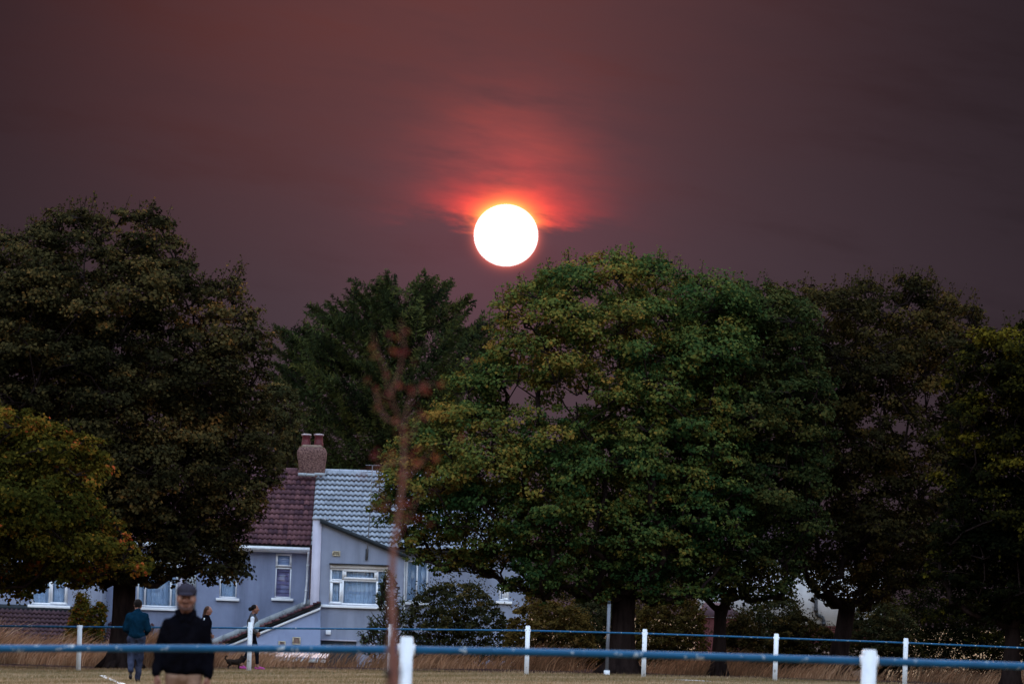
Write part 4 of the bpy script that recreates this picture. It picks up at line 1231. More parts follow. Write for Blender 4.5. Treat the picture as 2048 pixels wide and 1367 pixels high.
# ---- shrubs along the bank
def shrub(label, D, cx, poly_px, seed, lm, leaf=.085, dens=1500, rr=(.22, .5), depth=1.0, hue=.45, spread=.18, shape=OVAL, nsprig=46, name='shrub', sprig_len=(.2, .75)):
    rng = np.random.default_rng(seed)
    poly = poly_world(poly_px, D)
    b = at(cx, max(p[1] for p in poly_px), D); g = gzf(b.x, D)
    root = empty(name, (b.x, D, g)); tag(root, label, 'shrub')
    C, S = boughs(poly, D, depth, rng, *rr, spacing=.46, depth_k=.6, jit=.4)
    mb = MB()
    for c in C[:: max(1, len(C) // 40)]:
        q = Vector((b.x + rng.normal() * .1, D + rng.normal() * .1, g - .05)); e = Vector(c[:3])
        m_ = q.lerp(e, .5) + Vector((rng.normal() * .08, rng.normal() * .08, .1))
        mb.tube([q, m_, e], [.022, .014, .006], 5, cap=False)
    mb.build('stems', MT['bark'], root, True)['kind'] = 'stuff'
    p, n, s, h = bough_leaves(C, S, dens, leaf, rng, hue, spread)
    if nsprig:
        p2, n2, s2, h2, st = sprigs(poly, D, nsprig, rng, leaf, np.percentile([q[1] for q in poly], 50), sprig_len, hue)
        p = np.concatenate([p, p2]); n = np.concatenate([n, n2]); s = np.concatenate([s, s2]); h = np.concatenate([h, h2])
    f = link('foliage', leaves_mesh('foliage', p, n, s, h, rng, shape), lm, root); f['kind'] = 'stuff'
    return root
shrub('ragged low shrub between the forked trunk and the next far white post', 189.0, 1475, [(1448, 1335), (1450, 1275), (1462, 1240), (1490, 1235), (1520, 1262), (1530, 1335)], 73, LM_brown, depth=.6, hue=.5)
shrub('dark leafy shrub before the white wall, left of the bronze trunk', 190.5, 1590, [(1530, 1335), (1535, 1262), (1560, 1235), (1600, 1228), (1640, 1250), (1665, 1262), (1672, 1335)], 72, LM_brown, depth=.9, hue=.45)
shrub('dense olive shrub under the green maple, right of the small conifer', 192.0, 900, [(805, 1320), (812, 1240), (830, 1195), (860, 1175), (905, 1165), (950, 1170), (985, 1195), (1010, 1230), (1040, 1270), (1045, 1325)], 61, LM_shrub, depth=1.2, hue=.36)
shrub('golden-leaved shrub beneath the green maple, left of the grey pole', 190.0, 1085, [(1005, 1325), (1015, 1260), (1030, 1215), (1070, 1205), (1110, 1202), (1150, 1215), (1180, 1250), (1200, 1325)], 62, LM_yellow, depth=1.0, hue=.4)
shrub('dark ragged shrub just left of the thick maple trunk', 192.5, 1180, [(1140, 1325), (1150, 1220), (1180, 1190), (1215, 1195), (1240, 1230), (1250, 1325)], 63, LM_shrub, depth=.8, hue=.28)
shrub('yellowish olive shrub between the thick trunk and the forked trunk', 191.0, 1340, [(1270, 1330), (1275, 1230), (1300, 1205), (1340, 1195), (1385, 1200), (1405, 1230), (1415, 1330)], 64, LM_yellow, depth=1.0, hue=.22)
shrub('grey-green shrub between the forked trunk and the white wall', 191.5, 1520, [(1450, 1335), (1455, 1270), (1475, 1235), (1510, 1215), (1545, 1200), (1590, 1195), (1600, 1240), (1615, 1335)], 65, LM_shrub, depth=1.0, hue=.34)
shrub('wispy shrub right of the bronze tree trunk', 190.0, 1770, [(1695, 1340), (1700, 1260), (1715, 1215), (1760, 1200), (1800, 1225), (1835, 1250), (1860, 1340)], 66, LM_shrub, depth=1.0, hue=.38)
shrub('dark hedge mass under the nearly black tree', 188.0, 1960, [(1840, 1345), (1850, 1230), (1900, 1200), (1980, 1210), (2060, 1200), (2150, 1220), (2150, 1350)], 67, LM_night, depth=1.4, leaf=.09, hue=.35, rr=(.35, .8), dens=900)
shrub('thin climbing shrub with yellowing leaves against the plum tiled roof', 192.0, 165, [(120, 1330), (130, 1260), (150, 1215), (158, 1180), (172, 1195), (180, 1225), (200, 1200), (212, 1215), (206, 1260), (215, 1330)], 68, LM_gold, depth=.5, leaf=.075, rr=(.14, .28), hue=.5, nsprig=24)
shrub('olive tree crown peeping left of the conifer above the chimney', 258.0, 560, [(520, 960), (515, 850), (530, 780), (560, 760), (590, 790), (600, 850), (600, 960)], 69, LM_shrub, depth=1.4, leaf=.13, rr=(.5, 1.0), dens=800, hue=.45, name='garden_tree')

shrub('dark thicket filling the gap behind the golden shrub and thick trunk', 214.0, 1240, [(1055, 1330), (1050, 1180), (1080, 1120), (1160, 1090), (1260, 1080), (1350, 1100), (1400, 1150), (1405, 1330)], 70, LM_brown, depth=2.0, leaf=.09, rr=(.5, 1.0), dens=800, hue=.3, name='thicket')
shrub('dark thicket behind the wispy shrub and bronze trunk', 216.0, 1810, [(1712, 1330), (1715, 1200), (1740, 1120), (1800, 1060), (1900, 1050), (2000, 1080), (2100, 1100), (2110, 1330)], 71, LM_night, depth=2.0, leaf=.09, rr=(.5, 1.0), dens=800, hue=.3, name='thicket')

# ------------------------------------------------------------------ grasses
def blades(name, n, xr, yr, hgt, width, lm, seed, lean=(.25, .05), mask=None, seg=2, bias=None):
    rng = np.random.default_rng(seed)
    x = rng.uniform(*xr, n); y = rng.uniform(*yr, n)
    if seg > 2:                                            # tufts
        tx, ty = rng.uniform(*xr, n // 14), rng.uniform(*yr, n // 14); k = rng.integers(0, len(tx), n)
        m_ = rng.uniform(size=n) < .75
        x = np.where(m_, tx[k] + rng.normal(size=n) * .09, x); y = np.where(m_, ty[k] + rng.normal(size=n) * .09, y)
    if mask is not None:
        k = rng.uniform(size=n) < mask(x, y); x, y = x[k], y[k]; n = len(x)
    z = gz(x, y)
    h = hgt(x, y, rng)
    a = rng.uniform(0, math.pi, n)
    w = width * rng.uniform(.6, 1.2, n)
    lx = lean[0] * h * rng.uniform(.2, 1.7, n) + rng.normal(size=n) * .12 * h; ly = lean[1] * h * rng.normal(size=n)
    wx, wy = np.cos(a) * w / 2, np.sin(a) * w / 2 * .4
    P = np.zeros((n, 2 * seg + 1, 3))
    for s in range(seg):
        t = s / seg
        cx, cy, cz = x + lx * t * t, y + ly * t * t, z + h * t - .01
        f = 1 - .45 * t
        P[:, 2 * s] = np.stack([cx - wx * f, cy - wy * f, cz], 1)
        P[:, 2 * s + 1] = np.stack([cx + wx * f, cy + wy * f, cz], 1)
    P[:, -1] = np.stack([x + lx, y + ly, z + h * .97], 1)
    k = 2 * seg + 1
    b0 = np.arange(n) * k
    fl, ct = [], []
    for s in range(seg - 1):
        fl.append(np.stack([b0 + 2 * s, b0 + 2 * s + 1, b0 + 2 * s + 3, b0 + 2 * s + 2], 1))
    q = np.concatenate(fl) if fl else np.zeros((0, 4), int)
    tri = np.stack([b0 + k - 3, b0 + k - 2, b0 + k - 1], 1)
    patch = .5 + .28 * np.sin(x * .9 + y * .31) * np.sin(x * .37 - y * .8) 
    hue = np.clip(patch + rng.normal(size=n) * .17 + (0 if bias is None else bias(x)), 0, 1)
    me = np_mesh(name, P.reshape(-1, 3), np.concatenate([q.ravel(), tri.ravel()]), np.concatenate([np.full(len(q), 4), np.full(len(tri), 3)]), False, np.repeat(hue, k))
    return link(name, me, lm)
LM_turf = leaf_mat('turf_blade', [(0, (.075, .070, .026)), (.35, (.17, .125, .058)), (.65, (.29, .20, .115)), (1, (.46, .34, .23))], .2, .8, .1)
LM_straw = leaf_mat('straw_blade', [(0, (.10, .060, .036)), (.4, (.22, .13, .078)), (.75, (.40, .26, .16)), (1, (.60, .44, .31))], .2, .8, .1)
turf = blades('mown_grass', 110000, (-13.5, 14.5), (139, 177.5), lambda x, y, r: r.uniform(.02, .065, len(x)) * (1 + .5 * (np.sin(x * 2.1 + y) > .75)), .016, LM_turf, 3, seg=1)
tag(turf, 'short dry mown turf of the pitch in front of the far fence', 'grass', kind='stuff')
def tall_h(x, y, r):
    left = np.clip((-6.3 - x) / 3.0, 0, 1)
    return ((.14 + .5 * r.uniform(size=len(x)) ** 2) + left * r.uniform(.15, .5, len(x))) * (1 + .35 * np.sin(x * 1.9) * np.sin(x * .6 + 1))
tall = blades('tall_grass', 42000, (-15, 16), (181.0, 188.5), tall_h, .024, LM_straw, 4, (.68, .15), mask=lambda x, y: np.clip(.35 + .5 * np.sin(x * 1.3 + 1) * np.sin(x * .47) + (x < -6) * .5, .08, 1), seg=3, bias=lambda x: -.22 * np.clip((x + 7) / 3, 0, 1))
tag(tall, 'tall straw-coloured dry grass bending right along the bank behind the trunks', 'grass', kind='stuff')

# ------------------------------------------------------------------ people and the dog: smooth bodies from blended limbs
def surface_nets(f, org, h):
    s = f < 0
    nx, ny, nz = f.shape
    cnt = np.zeros((nx - 1, ny - 1, nz - 1), np.int8)
    for a in (0, 1):
        for b in (0, 1):
            for c in (0, 1): cnt += s[a:nx - 1 + a, b:ny - 1 + b, c:nz - 1 + c]
    act = (cnt > 0) & (cnt < 8)
    I = np.argwhere(act)
    idx = -np.ones(act.shape, np.int64); idx[act] = np.arange(len(I))
    acc = np.zeros((len(I), 3)); num = np.zeros(len(I))
    cor = [(a, b, c) for a in (0, 1) for b in (0, 1) for c in (0, 1)]
    for p in cor:
        for q in cor:
            if sum(abs(p[i] - q[i]) for i in range(3)) != 1 or p > q: continue
            fa = f[I[:, 0] + p[0], I[:, 1] + p[1], I[:, 2] + p[2]]; fb = f[I[:, 0] + q[0], I[:, 1] + q[1], I[:, 2] + q[2]]
            m = (fa < 0) != (fb < 0)
            t = np.where(m, fa / (fa - fb + 1e-12), 0)
            P = np.array(p) + t[:, None] * (np.array(q) - np.array(p))
            acc[m] += P[m]; num[m] += 1
    V_ = (I + acc / num[:, None]) * h + org
    F = []
    for ax in range(3):
        sl = [slice(1, -1)] * 3
        sh = list(f.shape)
        a0 = [slice(None)] * 3; a1 = [slice(None)] * 3
        a0[ax] = slice(0, -1); a1[ax] = slice(1, None)
        ch = s[tuple(a0)] != s[tuple(a1)]
        E = np.argwhere(ch)
        o1, o2 = [(1, 2), (2, 0), (0, 1)][ax]
        E = E[(E[:, o1] > 0) & (E[:, o2] > 0) & (E[:, o1] < f.shape[o1] - 1) & (E[:, o2] < f.shape[o2] - 1)]
        def cell(d1, d2):
            c = E.copy(); c[:, o1] -= d1; c[:, o2] -= d2
            return idx[c[:, 0], c[:, 1], c[:, 2]]
        q = np.stack([cell(1, 1), cell(0, 1), cell(0, 0), cell(1, 0)], 1)
        neg = s[E[:, 0], E[:, 1], E[:, 2]]
        q[~neg] = q[~neg][:, ::-1]
        F.append(q)
    F = np.concatenate(F); F = F[(F >= 0).all(1)]
    return V_, F

class Blob:
    def __init__(s, k=.03, wr=0.0): s.p = []; s.k = k; s.wr = wr
    def cap(s, a, b, ra, rb=None, k=None, sy=1.0): s.p.append(('c', np.array(a, float), np.array(b, float), ra, ra if rb is None else rb, k, 1)); return s
    def ell(s, c, r, k=None, sign=1): s.p.append(('e', np.array(c, float), np.array(r, float), 0, 0, k, sign)); return s
    def path(s, pts, rad, k=None):
        for i in range(len(pts) - 1): s.cap(pts[i], pts[i + 1], rad[i], rad[i + 1], k)
        return s
    def mesh(s, name, h):
        lo = np.min([np.minimum(p[1], p[2]) - max(p[3], p[4]) if p[0] == 'c' else p[1] - p[2] for p in s.p if p[6] > 0], 0) - .04 - s.k
        hi = np.max([np.maximum(p[1], p[2]) + max(p[3], p[4]) if p[0] == 'c' else p[1] + p[2] for p in s.p if p[6] > 0], 0) + .04 + s.k
        n = np.ceil((hi - lo) / h).astype(int) + 2
        f = np.full(n, 1.0, np.float32)
        for t, a, b, ra, rb, k, sg in s.p:
            k = s.k if k is None else k
            if t == 'c': l, u = np.minimum(a, b) - max(ra, rb) - 3 * k - h * 2, np.maximum(a, b) + max(ra, rb) + 3 * k + h * 2
            else: l, u = a - b - 3 * k - h * 2, a + b + 3 * k + h * 2
            i0 = np.clip(np.floor((l - lo) / h).astype(int), 0, n); i1 = np.clip(np.ceil((u - lo) / h).astype(int) + 1, 0, n)
            if (i1 <= i0).any(): continue
            g = np.stack(np.meshgrid(*[lo[d] + h * np.arange(i0[d], i1[d]) for d in range(3)], indexing='ij'), -1)
            if t == 'c':
                ab = b - a; w = np.clip(((g - a) @ ab) / (ab @ ab + 1e-12), 0, 1)
                d = np.linalg.norm(g - a - w[..., None] * ab, axis=-1) - (ra + (rb - ra) * w)
            else:
                k0 = np.linalg.norm((g - a) / b, axis=-1); k1 = np.linalg.norm((g - a) / (b * b), axis=-1)
                d = k0 * (k0 - 1) / (k1 + 1e-9)
            sub_ = f[i0[0]:i1[0], i0[1]:i1[1], i0[2]:i1[2]]
            if sg > 0:
                hh = np.maximum(k - np.abs(sub_ - d), 0) / k
                f[i0[0]:i1[0], i0[1]:i1[1], i0[2]:i1[2]] = np.minimum(sub_, d) - hh * hh * k * .25
            else:
                hh = np.maximum(k - np.abs(sub_ + d), 0) / k
                f[i0[0]:i1[0], i0[1]:i1[1], i0[2]:i1[2]] = np.maximum(sub_, -d) + hh * hh * k * .25
        if s.wr:                                               # folds in the cloth
            X, Y, Zz = np.meshgrid(*[lo[d] + h * np.arange(n[d]) for d in range(3)], indexing='ij')
            f = f + s.wr * (np.sin(34 * Zz + 7 * np.sin(11 * X + 3) + 9 * Y) * np.sin(15 * X + 6 * Zz + 4 * Y) + .6 * np.sin(23 * X - 29 * Zz + 13 * Y)).astype(np.float32)
        v, q = surface_nets(f, lo, h)
        return np_mesh(name, v, q, np.full(len(q), 4), True)

def put(name, blob, h, m, root):
    """mesh in the figure's own coordinates under its root"""
    me = blob.mesh(name, h) if isinstance(blob, Blob) else blob
    me.materials.append(m)
    o = bpy.data.objects.new(name, me); COL.objects.link(o); o.parent = root
    return o

A3 = lambda *v: np.array(v, float)
def hand(b, wrist, dirv, side, fwd, s=1.0, curl=.5):
    """palm, four fingers of different length and a thumb, slightly curled; fwd is where the palm's thumb side points"""
    d = A3(*dirv); d /= np.linalg.norm(d); f = A3(*fwd); f -= d * (f @ d); f /= np.linalg.norm(f); n = np.cross(d, f) * side
    w = A3(*wrist)
    pal = w + d * .075 * s
    for t in (-.028, 0, .028): b.cap(w + f * t * .6 * s, pal + f * t * s, .017 * s, .016 * s, .012)
    for t, L in ((.033, .068), (.011, .078), (-.011, .073), (-.032, .056)):
        r = .0085 * s
        k0 = pal + f * t * s
        d1 = d * math.cos(curl * .6) + n * math.sin(curl * .6); d2 = d * math.cos(curl * 1.5) + n * math.sin(curl * 1.5); d3 = d * math.cos(curl * 2.2) + n * math.sin(curl * 2.2)
        k1 = k0 + d1 * L * .46 * s; k2 = k1 + d2 * L * .32 * s; k3 = k2 + d3 * L * .24 * s
        b.path([k0, k1, k2, k3], [r * 1.12, r, r * .95, r * .8], .005)
    t0 = w + d * .025 * s + f * .03 * s
    t1 = t0 + (d * .7 + f * .7 + n * .2) * .035 * s; t2 = t1 + (d * .9 + f * .2 + n * .35) * .03 * s
    b.path([w + d * .012 * s, t0, t1, t2], [.016 * s, .014 * s, .011 * s, .009 * s], .008)

def head(b, c, f, s=1.0, neck_to=None, sx=None):
    """c: centre of the head, f: where it looks (unit, level); s: 1 = 23 cm tall"""
    f = A3(*f); f /= np.linalg.norm(f); r = np.cross(f, A3(0, 0, 1)); r /= np.linalg.norm(r); u = np.cross(r, f); c = A3(*c)
    P = lambda x, y, z: c + (r * x + f * y + u * z) * s
    b.ell(P(0, -.012, .022), A3(.078, .094, .094) * s if abs(f[1]) > .7 else A3(.094, .078, .094) * s, .03)
    b.cap(P(0, .018, -.03), P(0, .038, -.088), .062 * s, .036 * s, .03)                 # face down to the chin
    for q in (-1, 1):
        b.cap(P(q * .05, -.005, -.035), P(q * .026, .045, -.08), .026 * s, .022 * s, .025)  # jaw
        b.cap(P(q * .032, .068, -.018), P(q * .052, .045, -.022), .02 * s, .02 * s, .02)    # cheekbone
        b.ell(P(q * .031, .098, .006), A3(.014, .014, .011) * s, .012, -1)                   # eye socket
        b.cap(P(q * .015, .086, .027), P(q * .045, .074, .026), .010 * s, .009 * s, .012)    # brow
        b.ell(P(q * .031, .077, .005), A3(.0125, .0125, .0115) * s, .003)                    # eyeball
        b.cap(P(q * .076, -.008, .012), P(q * .080, -.016, -.022), .012 * s, .009 * s, .006)  # ear
    b.path([P(0, .082, .016), P(0, .102, -.018), P(0, .106, -.028)], [.010 * s, .013 * s, .015 * s], .01)  # nose
    b.cap(P(-.012, .092, -.03), P(.012, .092, -.03), .010 * s, .010 * s, .008)
    b.cap(P(-.02, .080, -.056), P(.02, .080, -.056), .009 * s, .009 * s, .006)              # lips
    b.cap(P(-.018, .078, -.067), P(.018, .078, -.067), .010 * s, .010 * s, .006)
    b.cap(P(-.02, .096, -.0612), P(.02, .096, -.0612), .004 * s, .004 * s, .004)
    b.p[-1] = b.p[-1][:6] + (-1,)                                                            # mouth line
    if neck_to is not None: b.cap(P(0, -.02, -.05), neck_to, .056 * s, .062 * s, .03)
    return P

def cloth(name, c1, c2=None, **k): return mat(name, c1, c2, k.pop('rough', .9), k.pop('scale', 9), .5, 26, spec=0.0, **k)
SKIN = mat('skin', (.27, .125, .085), (.21, .09, .065), .55, 12, .15, 60, spec=.25)
SKIN2 = mat('tanned_skin', (.24, .11, .08), (.19, .085, .06), .55, 12, .15, 60, spec=.25)
HAIR = mat('dark_hair', (.008, .006, .006), (.014, .010, .009), .75, 30, .6, 60, spec=.08, stretch=(3, 3, .5))
HAIRB = mat('brown_hair', (.075, .030, .014), (.045, .018, .010), .6, 30, .6, 60, spec=.25, stretch=(3, 3, .5))
BLACK = cloth('black_jacket', (.0045, .004, .006), (.0025, .0025, .004))
CAPM = cloth('charcoal_cap', (.034, .030, .042), (.026, .022, .032))
BEIGE = cloth('beige_trousers', (.31, .19, .135), (.23, .14, .10))
TEAL = cloth('teal_jumper', (.004, .020, .040), (.002, .013, .027))
JEANS = cloth('blue_jeans', (.042, .047, .075), (.014, .017, .032), scale=5)
SAGE = cloth('grey_green_jacket', (.30, .37, .42), (.23, .29, .33))
OLIVE = cloth('dark_taupe_jacket', (.075, .070, .078), (.055, .05, .056))
WHITE = cloth('white_sleeve', (.72, .74, .80), (.6, .62, .7))
BLEG = cloth('black_leggings', (.010, .009, .014), (.006, .006, .009))
PINK = mat('magenta_shoe', (.42, .035, .26), (.34, .025, .2), .6, 20, spec=.3)
SHOE = mat('dark_shoe', (.022, .017, .018), (.014, .011, .012), .7, 20, spec=.2)
EYE = mat('shaded_eye', (.012, .010, .010), None, .3, 20)
FUR = mat('black_fur', (.014, .011, .010), (.03, .018, .012), .9, 14, .8, 60, spec=.1)
COLLARM = mat('red_collar', (.25, .02, .02), None, .6, 20)

# ---- man in the cap, walking towards the camera in front of the far fence
D1 = 64.5
t = at(374, 1166, D1); g = gzf(t.x, D1)
man = empty('person', (t.x, D1, g))
tag(man, 'man in dark cap, black zipped jacket and beige trousers walking towards the camera', 'person')
Ht = t.z - g                                             # top of the cap
S = Ht / 1.80
def q(x, y, z): return A3(x, y, z) * S
hc = q(.0, -.03, 1.655)
B = Blob(.03)
Pm = head(B, hc, (0, -1, 0), 1.08 * S, neck_to=q(0, .02, 1.46))
shL, shR = q(.165, .01, 1.375), q(-.165, .01, 1.375)
elL, elR = q(.232, .03, 1.12), q(-.238, .03, 1.12)
wrL, wrR = q(.243, -.06, .90), q(-.262, -.07, .90)
B.cap(q(0, .03, 1.36), q(0, .01, 1.0), .075 * S, .11 * S)
for sh_, el_, wr_ in ((shL, elL, wrL), (shR, elR, wrR)): B.path([sh_ * .95 + A3(0, 0, -.03), el_, wr_], [.036 * S, .036 * S, .026 * S])
hand(B, wrR + A3(0, 0, -.005), (.05, -.15, -1), -1, (.35, -1, 0), 1.08 * S, .55)
hand(B, wrL + A3(0, 0, -.005), (-.05, -.15, -1), 1, (-.35, -1, 0), 1.08 * S, .55)
hipL, hipR = q(.09, 0, .90), q(-.09, 0, .90)
knL, knR = q(.12, -.06, .50), q(-.115, .06, .50)
anL, anR = q(.12, .02, .09), q(-.115, .22, .16)
for a, b, c in ((hipL, knL, anL), (hipR, knR, anR)): B.path([a, b, c], [.07 * S, .05 * S, .036 * S])
put('body', B, .0075, SKIN, man)
J = Blob(.04, .0055)
J.ell(q(0, .015, 1.28), A3(.188, .135, .20) * S).ell(q(0, -.005, 1.10), A3(.192, .155, .22) * S).ell(q(0, .0, .96), A3(.172, .138, .075) * S)
for sg in (-1, 1): J.cap(q(sg * .03, .02, 1.455), q(sg * .15, .015, 1.385), .070 * S, .070 * S, .06)
J.cap(q(0, .025, 1.45), q(0, .02, 1.50), .085 * S, .078 * S, .03)
for sh_, el_, wr_ in ((shL, elL, wrL), (shR, elR, wrR)): J.path([sh_, el_, wr_ + A3(0, 0, .02)], [.078 * S, .064 * S, .048 * S], .014)
for sg in (-1, 1): J.path([q(sg * .034, -.088, 1.445), q(sg * .060, -.062, 1.495), q(sg * .078, .0, 1.52), q(sg * .05, .06, 1.53), q(0, .075, 1.53)], [.020 * S, .020 * S, .022 * S, .024 * S, .024 * S], .02)
J.cap(q(-.085, 0, .985), q(.085, 0, .985), .108 * S, .108 * S, .05)
J.cap(q(0, -.13, 1.445), q(0, -.10, 1.54), .012 * S, .040 * S, .01); J.p[-1] = J.p[-1][:6] + (-1,)   # open neck
jk = put('jacket', J, .011, BLACK, man)
Z = Blob(.004); Z.path([q(0, -.122, 1.40), q(0, -.155, 1.25), q(0, -.166, 1.1), q(0, -.145, .93)], [.005 * S] * 4)
zp = put('zip', Z, .004, BLACK, man)
T_ = Blob(.035, .005); T_.ell(q(0, .0, .90), A3(.158, .118, .10) * S)
for sg, a, b, c in ((1, hipL, knL, anL), (-1, hipR, knR, anR)): T_.path([a, b, c], [.086 * S, .078 * S, .062 * S], .05)
put('trousers', T_, .011, BEIGE, man)
for a, d_ in ((anL, (0, -1, -.05)), (anR, (0, -.8, -.6))):
    sb = Blob(.02); dd = A3(*d_); dd /= np.linalg.norm(dd); sb.cap(a + A3(0, .03, -.04), a + A3(0, 0, -.045) + dd * .17, .042, .036); put('shoe', sb, .012, SHOE, man)
Cb = Blob(.012)
Cb.ell(Pm(0, -.012, .062), A3(.093, .108, .075) * 1.08 * S)
Cb.ell(Pm(0, .098, .040), A3(.074, .068, .009) * 1.08 * S, .012)
Cb.ell(Pm(0, .138, .028), A3(.062, .050, .008) * 1.08 * S, .012)
Cb.ell(Pm(0, -.03, -.035), A3(.12, .115, .058) * 1.08 * S, .008, -1)
Cb.cap(Pm(0, -.012, .134), Pm(0, -.012, .14), .008, .008, .004)
put('cap', Cb, .006, CAPM, man)
Bd = Blob(.01)
for sg in (-1, 1): Bd.path([Pm(sg * .072, .005, -.035), Pm(sg * .060, .038, -.072), Pm(sg * .02, .070, -.098), Pm(0, .076, -.1)], [.010, .014, .017, .017])
Bd.path([Pm(-.028, .088, -.05), Pm(0, .093, -.046), Pm(.028, .088, -.05)], [.006, .007, .006])
put('beard', Bd, .006, mat('stubble', (.085, .040, .030), (.06, .028, .022), .9, 30), man)
bw_ = Blob(.003)
for sg in (-1, 1): bw_.path([Pm(sg * .014, .094, .024), Pm(sg * .034, .090, .029), Pm(sg * .052, .074, .022)], [.005, .006, .004])
put('eyebrows', bw_, .004, HAIR, man)  # dark brows that also paint the shade under the cap's brim
for sg in (-1, 1):
    eb = Blob(.002); eb.ell(Pm(sg * .031, .0835, .004), A3(.014, .010, .009)); put('eye', eb, .003, EYE, man)  # eyes made large and dark to stand for the brim's shade

# ---- generic smaller figures
def figure(name_label, D, px_top, py_top, height, face, J3, top_mat, leg_mat_, shoe_mat, skin, hair_mat, hair, heavy=1.0, vox=.015, sleeve=True, calf=False, hem=.93, extra=None):
    """J3: joints for a 1.75 m figure that looks along -Y; face: rotation about Z"""
    t = at(px_top, py_top, D); g = gzf(t.x, D)
    root = empty('person', (t.x, D, g), face); tag(root, name_label, 'person')
    s = height / 1.75
    w = lambda k: A3(*J3[k]) * s
    B = Blob(.03)
    P = head(B, w('head'), J3.get('look', (0, -1, 0)), 1.0 * s, neck_to=w('neck'))
    B.cap(w('neck') + A3(0, 0, -.14), w('pelvis'), .06 * s, .10 * s)
    for q_ in 'LR':
        B.path([w('sh' + q_), w('el' + q_), w('wr' + q_)], [.042 * s, .034 * s, .026 * s])
        dv = w('wr' + q_) - w('el' + q_)
        hand(B, w('wr' + q_), dv + A3(0, 0, -.05), 1 if q_ == 'L' else -1, J3.get('palm', (0, -1, .2)), s, .7)
        B.path([w('hip' + q_), w('kn' + q_), w('an' + q_)], [.07 * s, .048 * s, .036 * s])
        B.cap(w('an' + q_), w('toe' + q_), .032 * s, .022 * s)
    put('body', B, min(vox, .010), skin, root)
    J = Blob(.04, .006); c = w('chest'); pl = w('pelvis')
    J.ell(c, A3(.172 * heavy, .13 * heavy, .20) * s).cap(c, pl + A3(0, 0, .06 * s), .135 * heavy * s, .145 * heavy * s, .06)
    J.ell(pl + A3(0, 0, (hem - .93) * s + .02), A3(.175 * heavy, .14 * heavy, .09) * s)
    for q_ in 'LR': J.cap(w('neck') + A3(0, .01, -.045 * s), w('sh' + q_), .062 * s, .060 * s, .05)
    J.cap(w('neck') + A3(0, 0, -.03), w('neck') + A3(0, 0, .015), .075 * s, .066 * s, .02)
    for q_ in 'LR': J.path([w('sh' + q_), w('el' + q_), w('wr' + q_) * .9 + w('el' + q_) * .1], [.076 * heavy * s, .062 * heavy * s, .043 * s], .03)
    tp = put('jacket' if extra else 'jumper', J, vox, top_mat, root)
    T_ = Blob(.035, 0 if calf else .006); T_.ell(pl, A3(.165 * heavy, .125 * heavy, .11) * s)
    for q_ in 'LR':
        a, b, c_ = w('hip' + q_), w('kn' + q_), w('an' + q_)
        if calf: c_ = b + (c_ - b) * .78
        T_.path([a, b, c_], ([.098, .066, .05] if not calf else [.092, .062, .052]) and [x * heavy * s for x in ((.10, .072, .058) if not calf else (.092, .06, .047))], .04)
    put('trousers' if not calf else 'leggings', T_, vox, leg_mat_, root)
    for q_ in 'LR':
        sb = Blob(.02); a, b = w('an' + q_), w('toe' + q_)
        d = b - a; heel = a - A3(d[0], d[1], 0) * .22 + A3(0, 0, (b - a)[2] * .8)
        sb.cap(heel, b, .036 * s, .030 * s).cap(a + d * .25, b, .030 * s, .028 * s)
        put('shoe', sb, .011, shoe_mat, root)
    hb = Blob(.015); hair(hb, P, s); put('hair', hb, .010, hair_mat, root)
    if extra: extra(root, w, s, P)
    return root

# man in the teal jumper walking away
def short_hair(hb, P, s):
    hb.ell(P(0, -.022, .030), A3(.086, .098, .094) * s)
    hb.ell(P(0, .10, -.02), A3(.09, .075, .10) * s, .02, -1)
    hb.cap(P(-.04, -.07, -.03), P(.04, -.07, -.03), .03 * s, .03 * s)
teal_J = dict(head=(.0, -.05, 1.63), neck=(0, .0, 1.49), chest=(0, .01, 1.27), pelvis=(0, .02, .95),
    shL=(.165, .01, 1.385), shR=(-.165, .01, 1.385), elL=(.235, .0, 1.12), elR=(-.235, .0, 1.12), wrL=(.17, -.19, 1.02), wrR=(-.17, -.19, 1.02),
    hipL=(.095, .01, .92), hipR=(-.095, .01, .92), knL=(.10, -.02, .50), knR=(-.075, -.06, .50), anL=(.085, .10, .10), anR=(-.055, .0, .09), toeL=(.085, .0, .03), toeR=(-.06, -.17, .035))
# turned round to walk away: his left leg (on the left in the picture after turning) trails with the sole showing
teal_J['knL'] = (.10, -.01, .51); teal_J['anL'] = (.065, .29, .25); teal_J['toeL'] = (.06, .27, .09)
gt = at(276, 1197, 144.5); hgt = gt.z - gzf(gt.x, 144.5)
figure('man in teal jumper and blue jeans walking away past the thick dark trunk', 144.5, 276, 1197, max(1.6, hgt), R(176), teal_J, TEAL, JEANS, SHOE, SKIN2, HAIR, short_hair, heavy=1.06, hem=.95)

# woman with the bun, walking to the right past the fence
def bun_hair(hb, P, s):
    hb.ell(P(0, -.03, .035), A3(.092, .086, .090) * s)
    hb.ell(P(0, .085, -.03), A3(.07, .085, .085) * s, .02, -1)
    hb.ell(P(0, -.135, -.005), A3(.052, .05, .058) * s)
wom_J = dict(look=(0, -1, 0), head=(0, -.05, 1.63), neck=(0, .0, 1.48), chest=(0, .0, 1.28), pelvis=(0, .02, .96),
    shL=(.14, .02, 1.375), shR=(-.14, .02, 1.375), elL=(.21, .06, 1.13), elR=(-.21, .04, 1.13), wrL=(.17, -.10, .97), wrR=(-.17, -.12, 1.0),
    hipL=(.085, .01, .92), hipR=(-.085, .01, .92), knL=(.085, -.13, .51), knR=(-.085, .08, .50), anL=(.085, -.16, .09), anR=(-.085, .27, .13), toeL=(.085, -.33, .035), toeR=(-.085, .14, .03))
wt_ = at(507, 1208, 174.0)
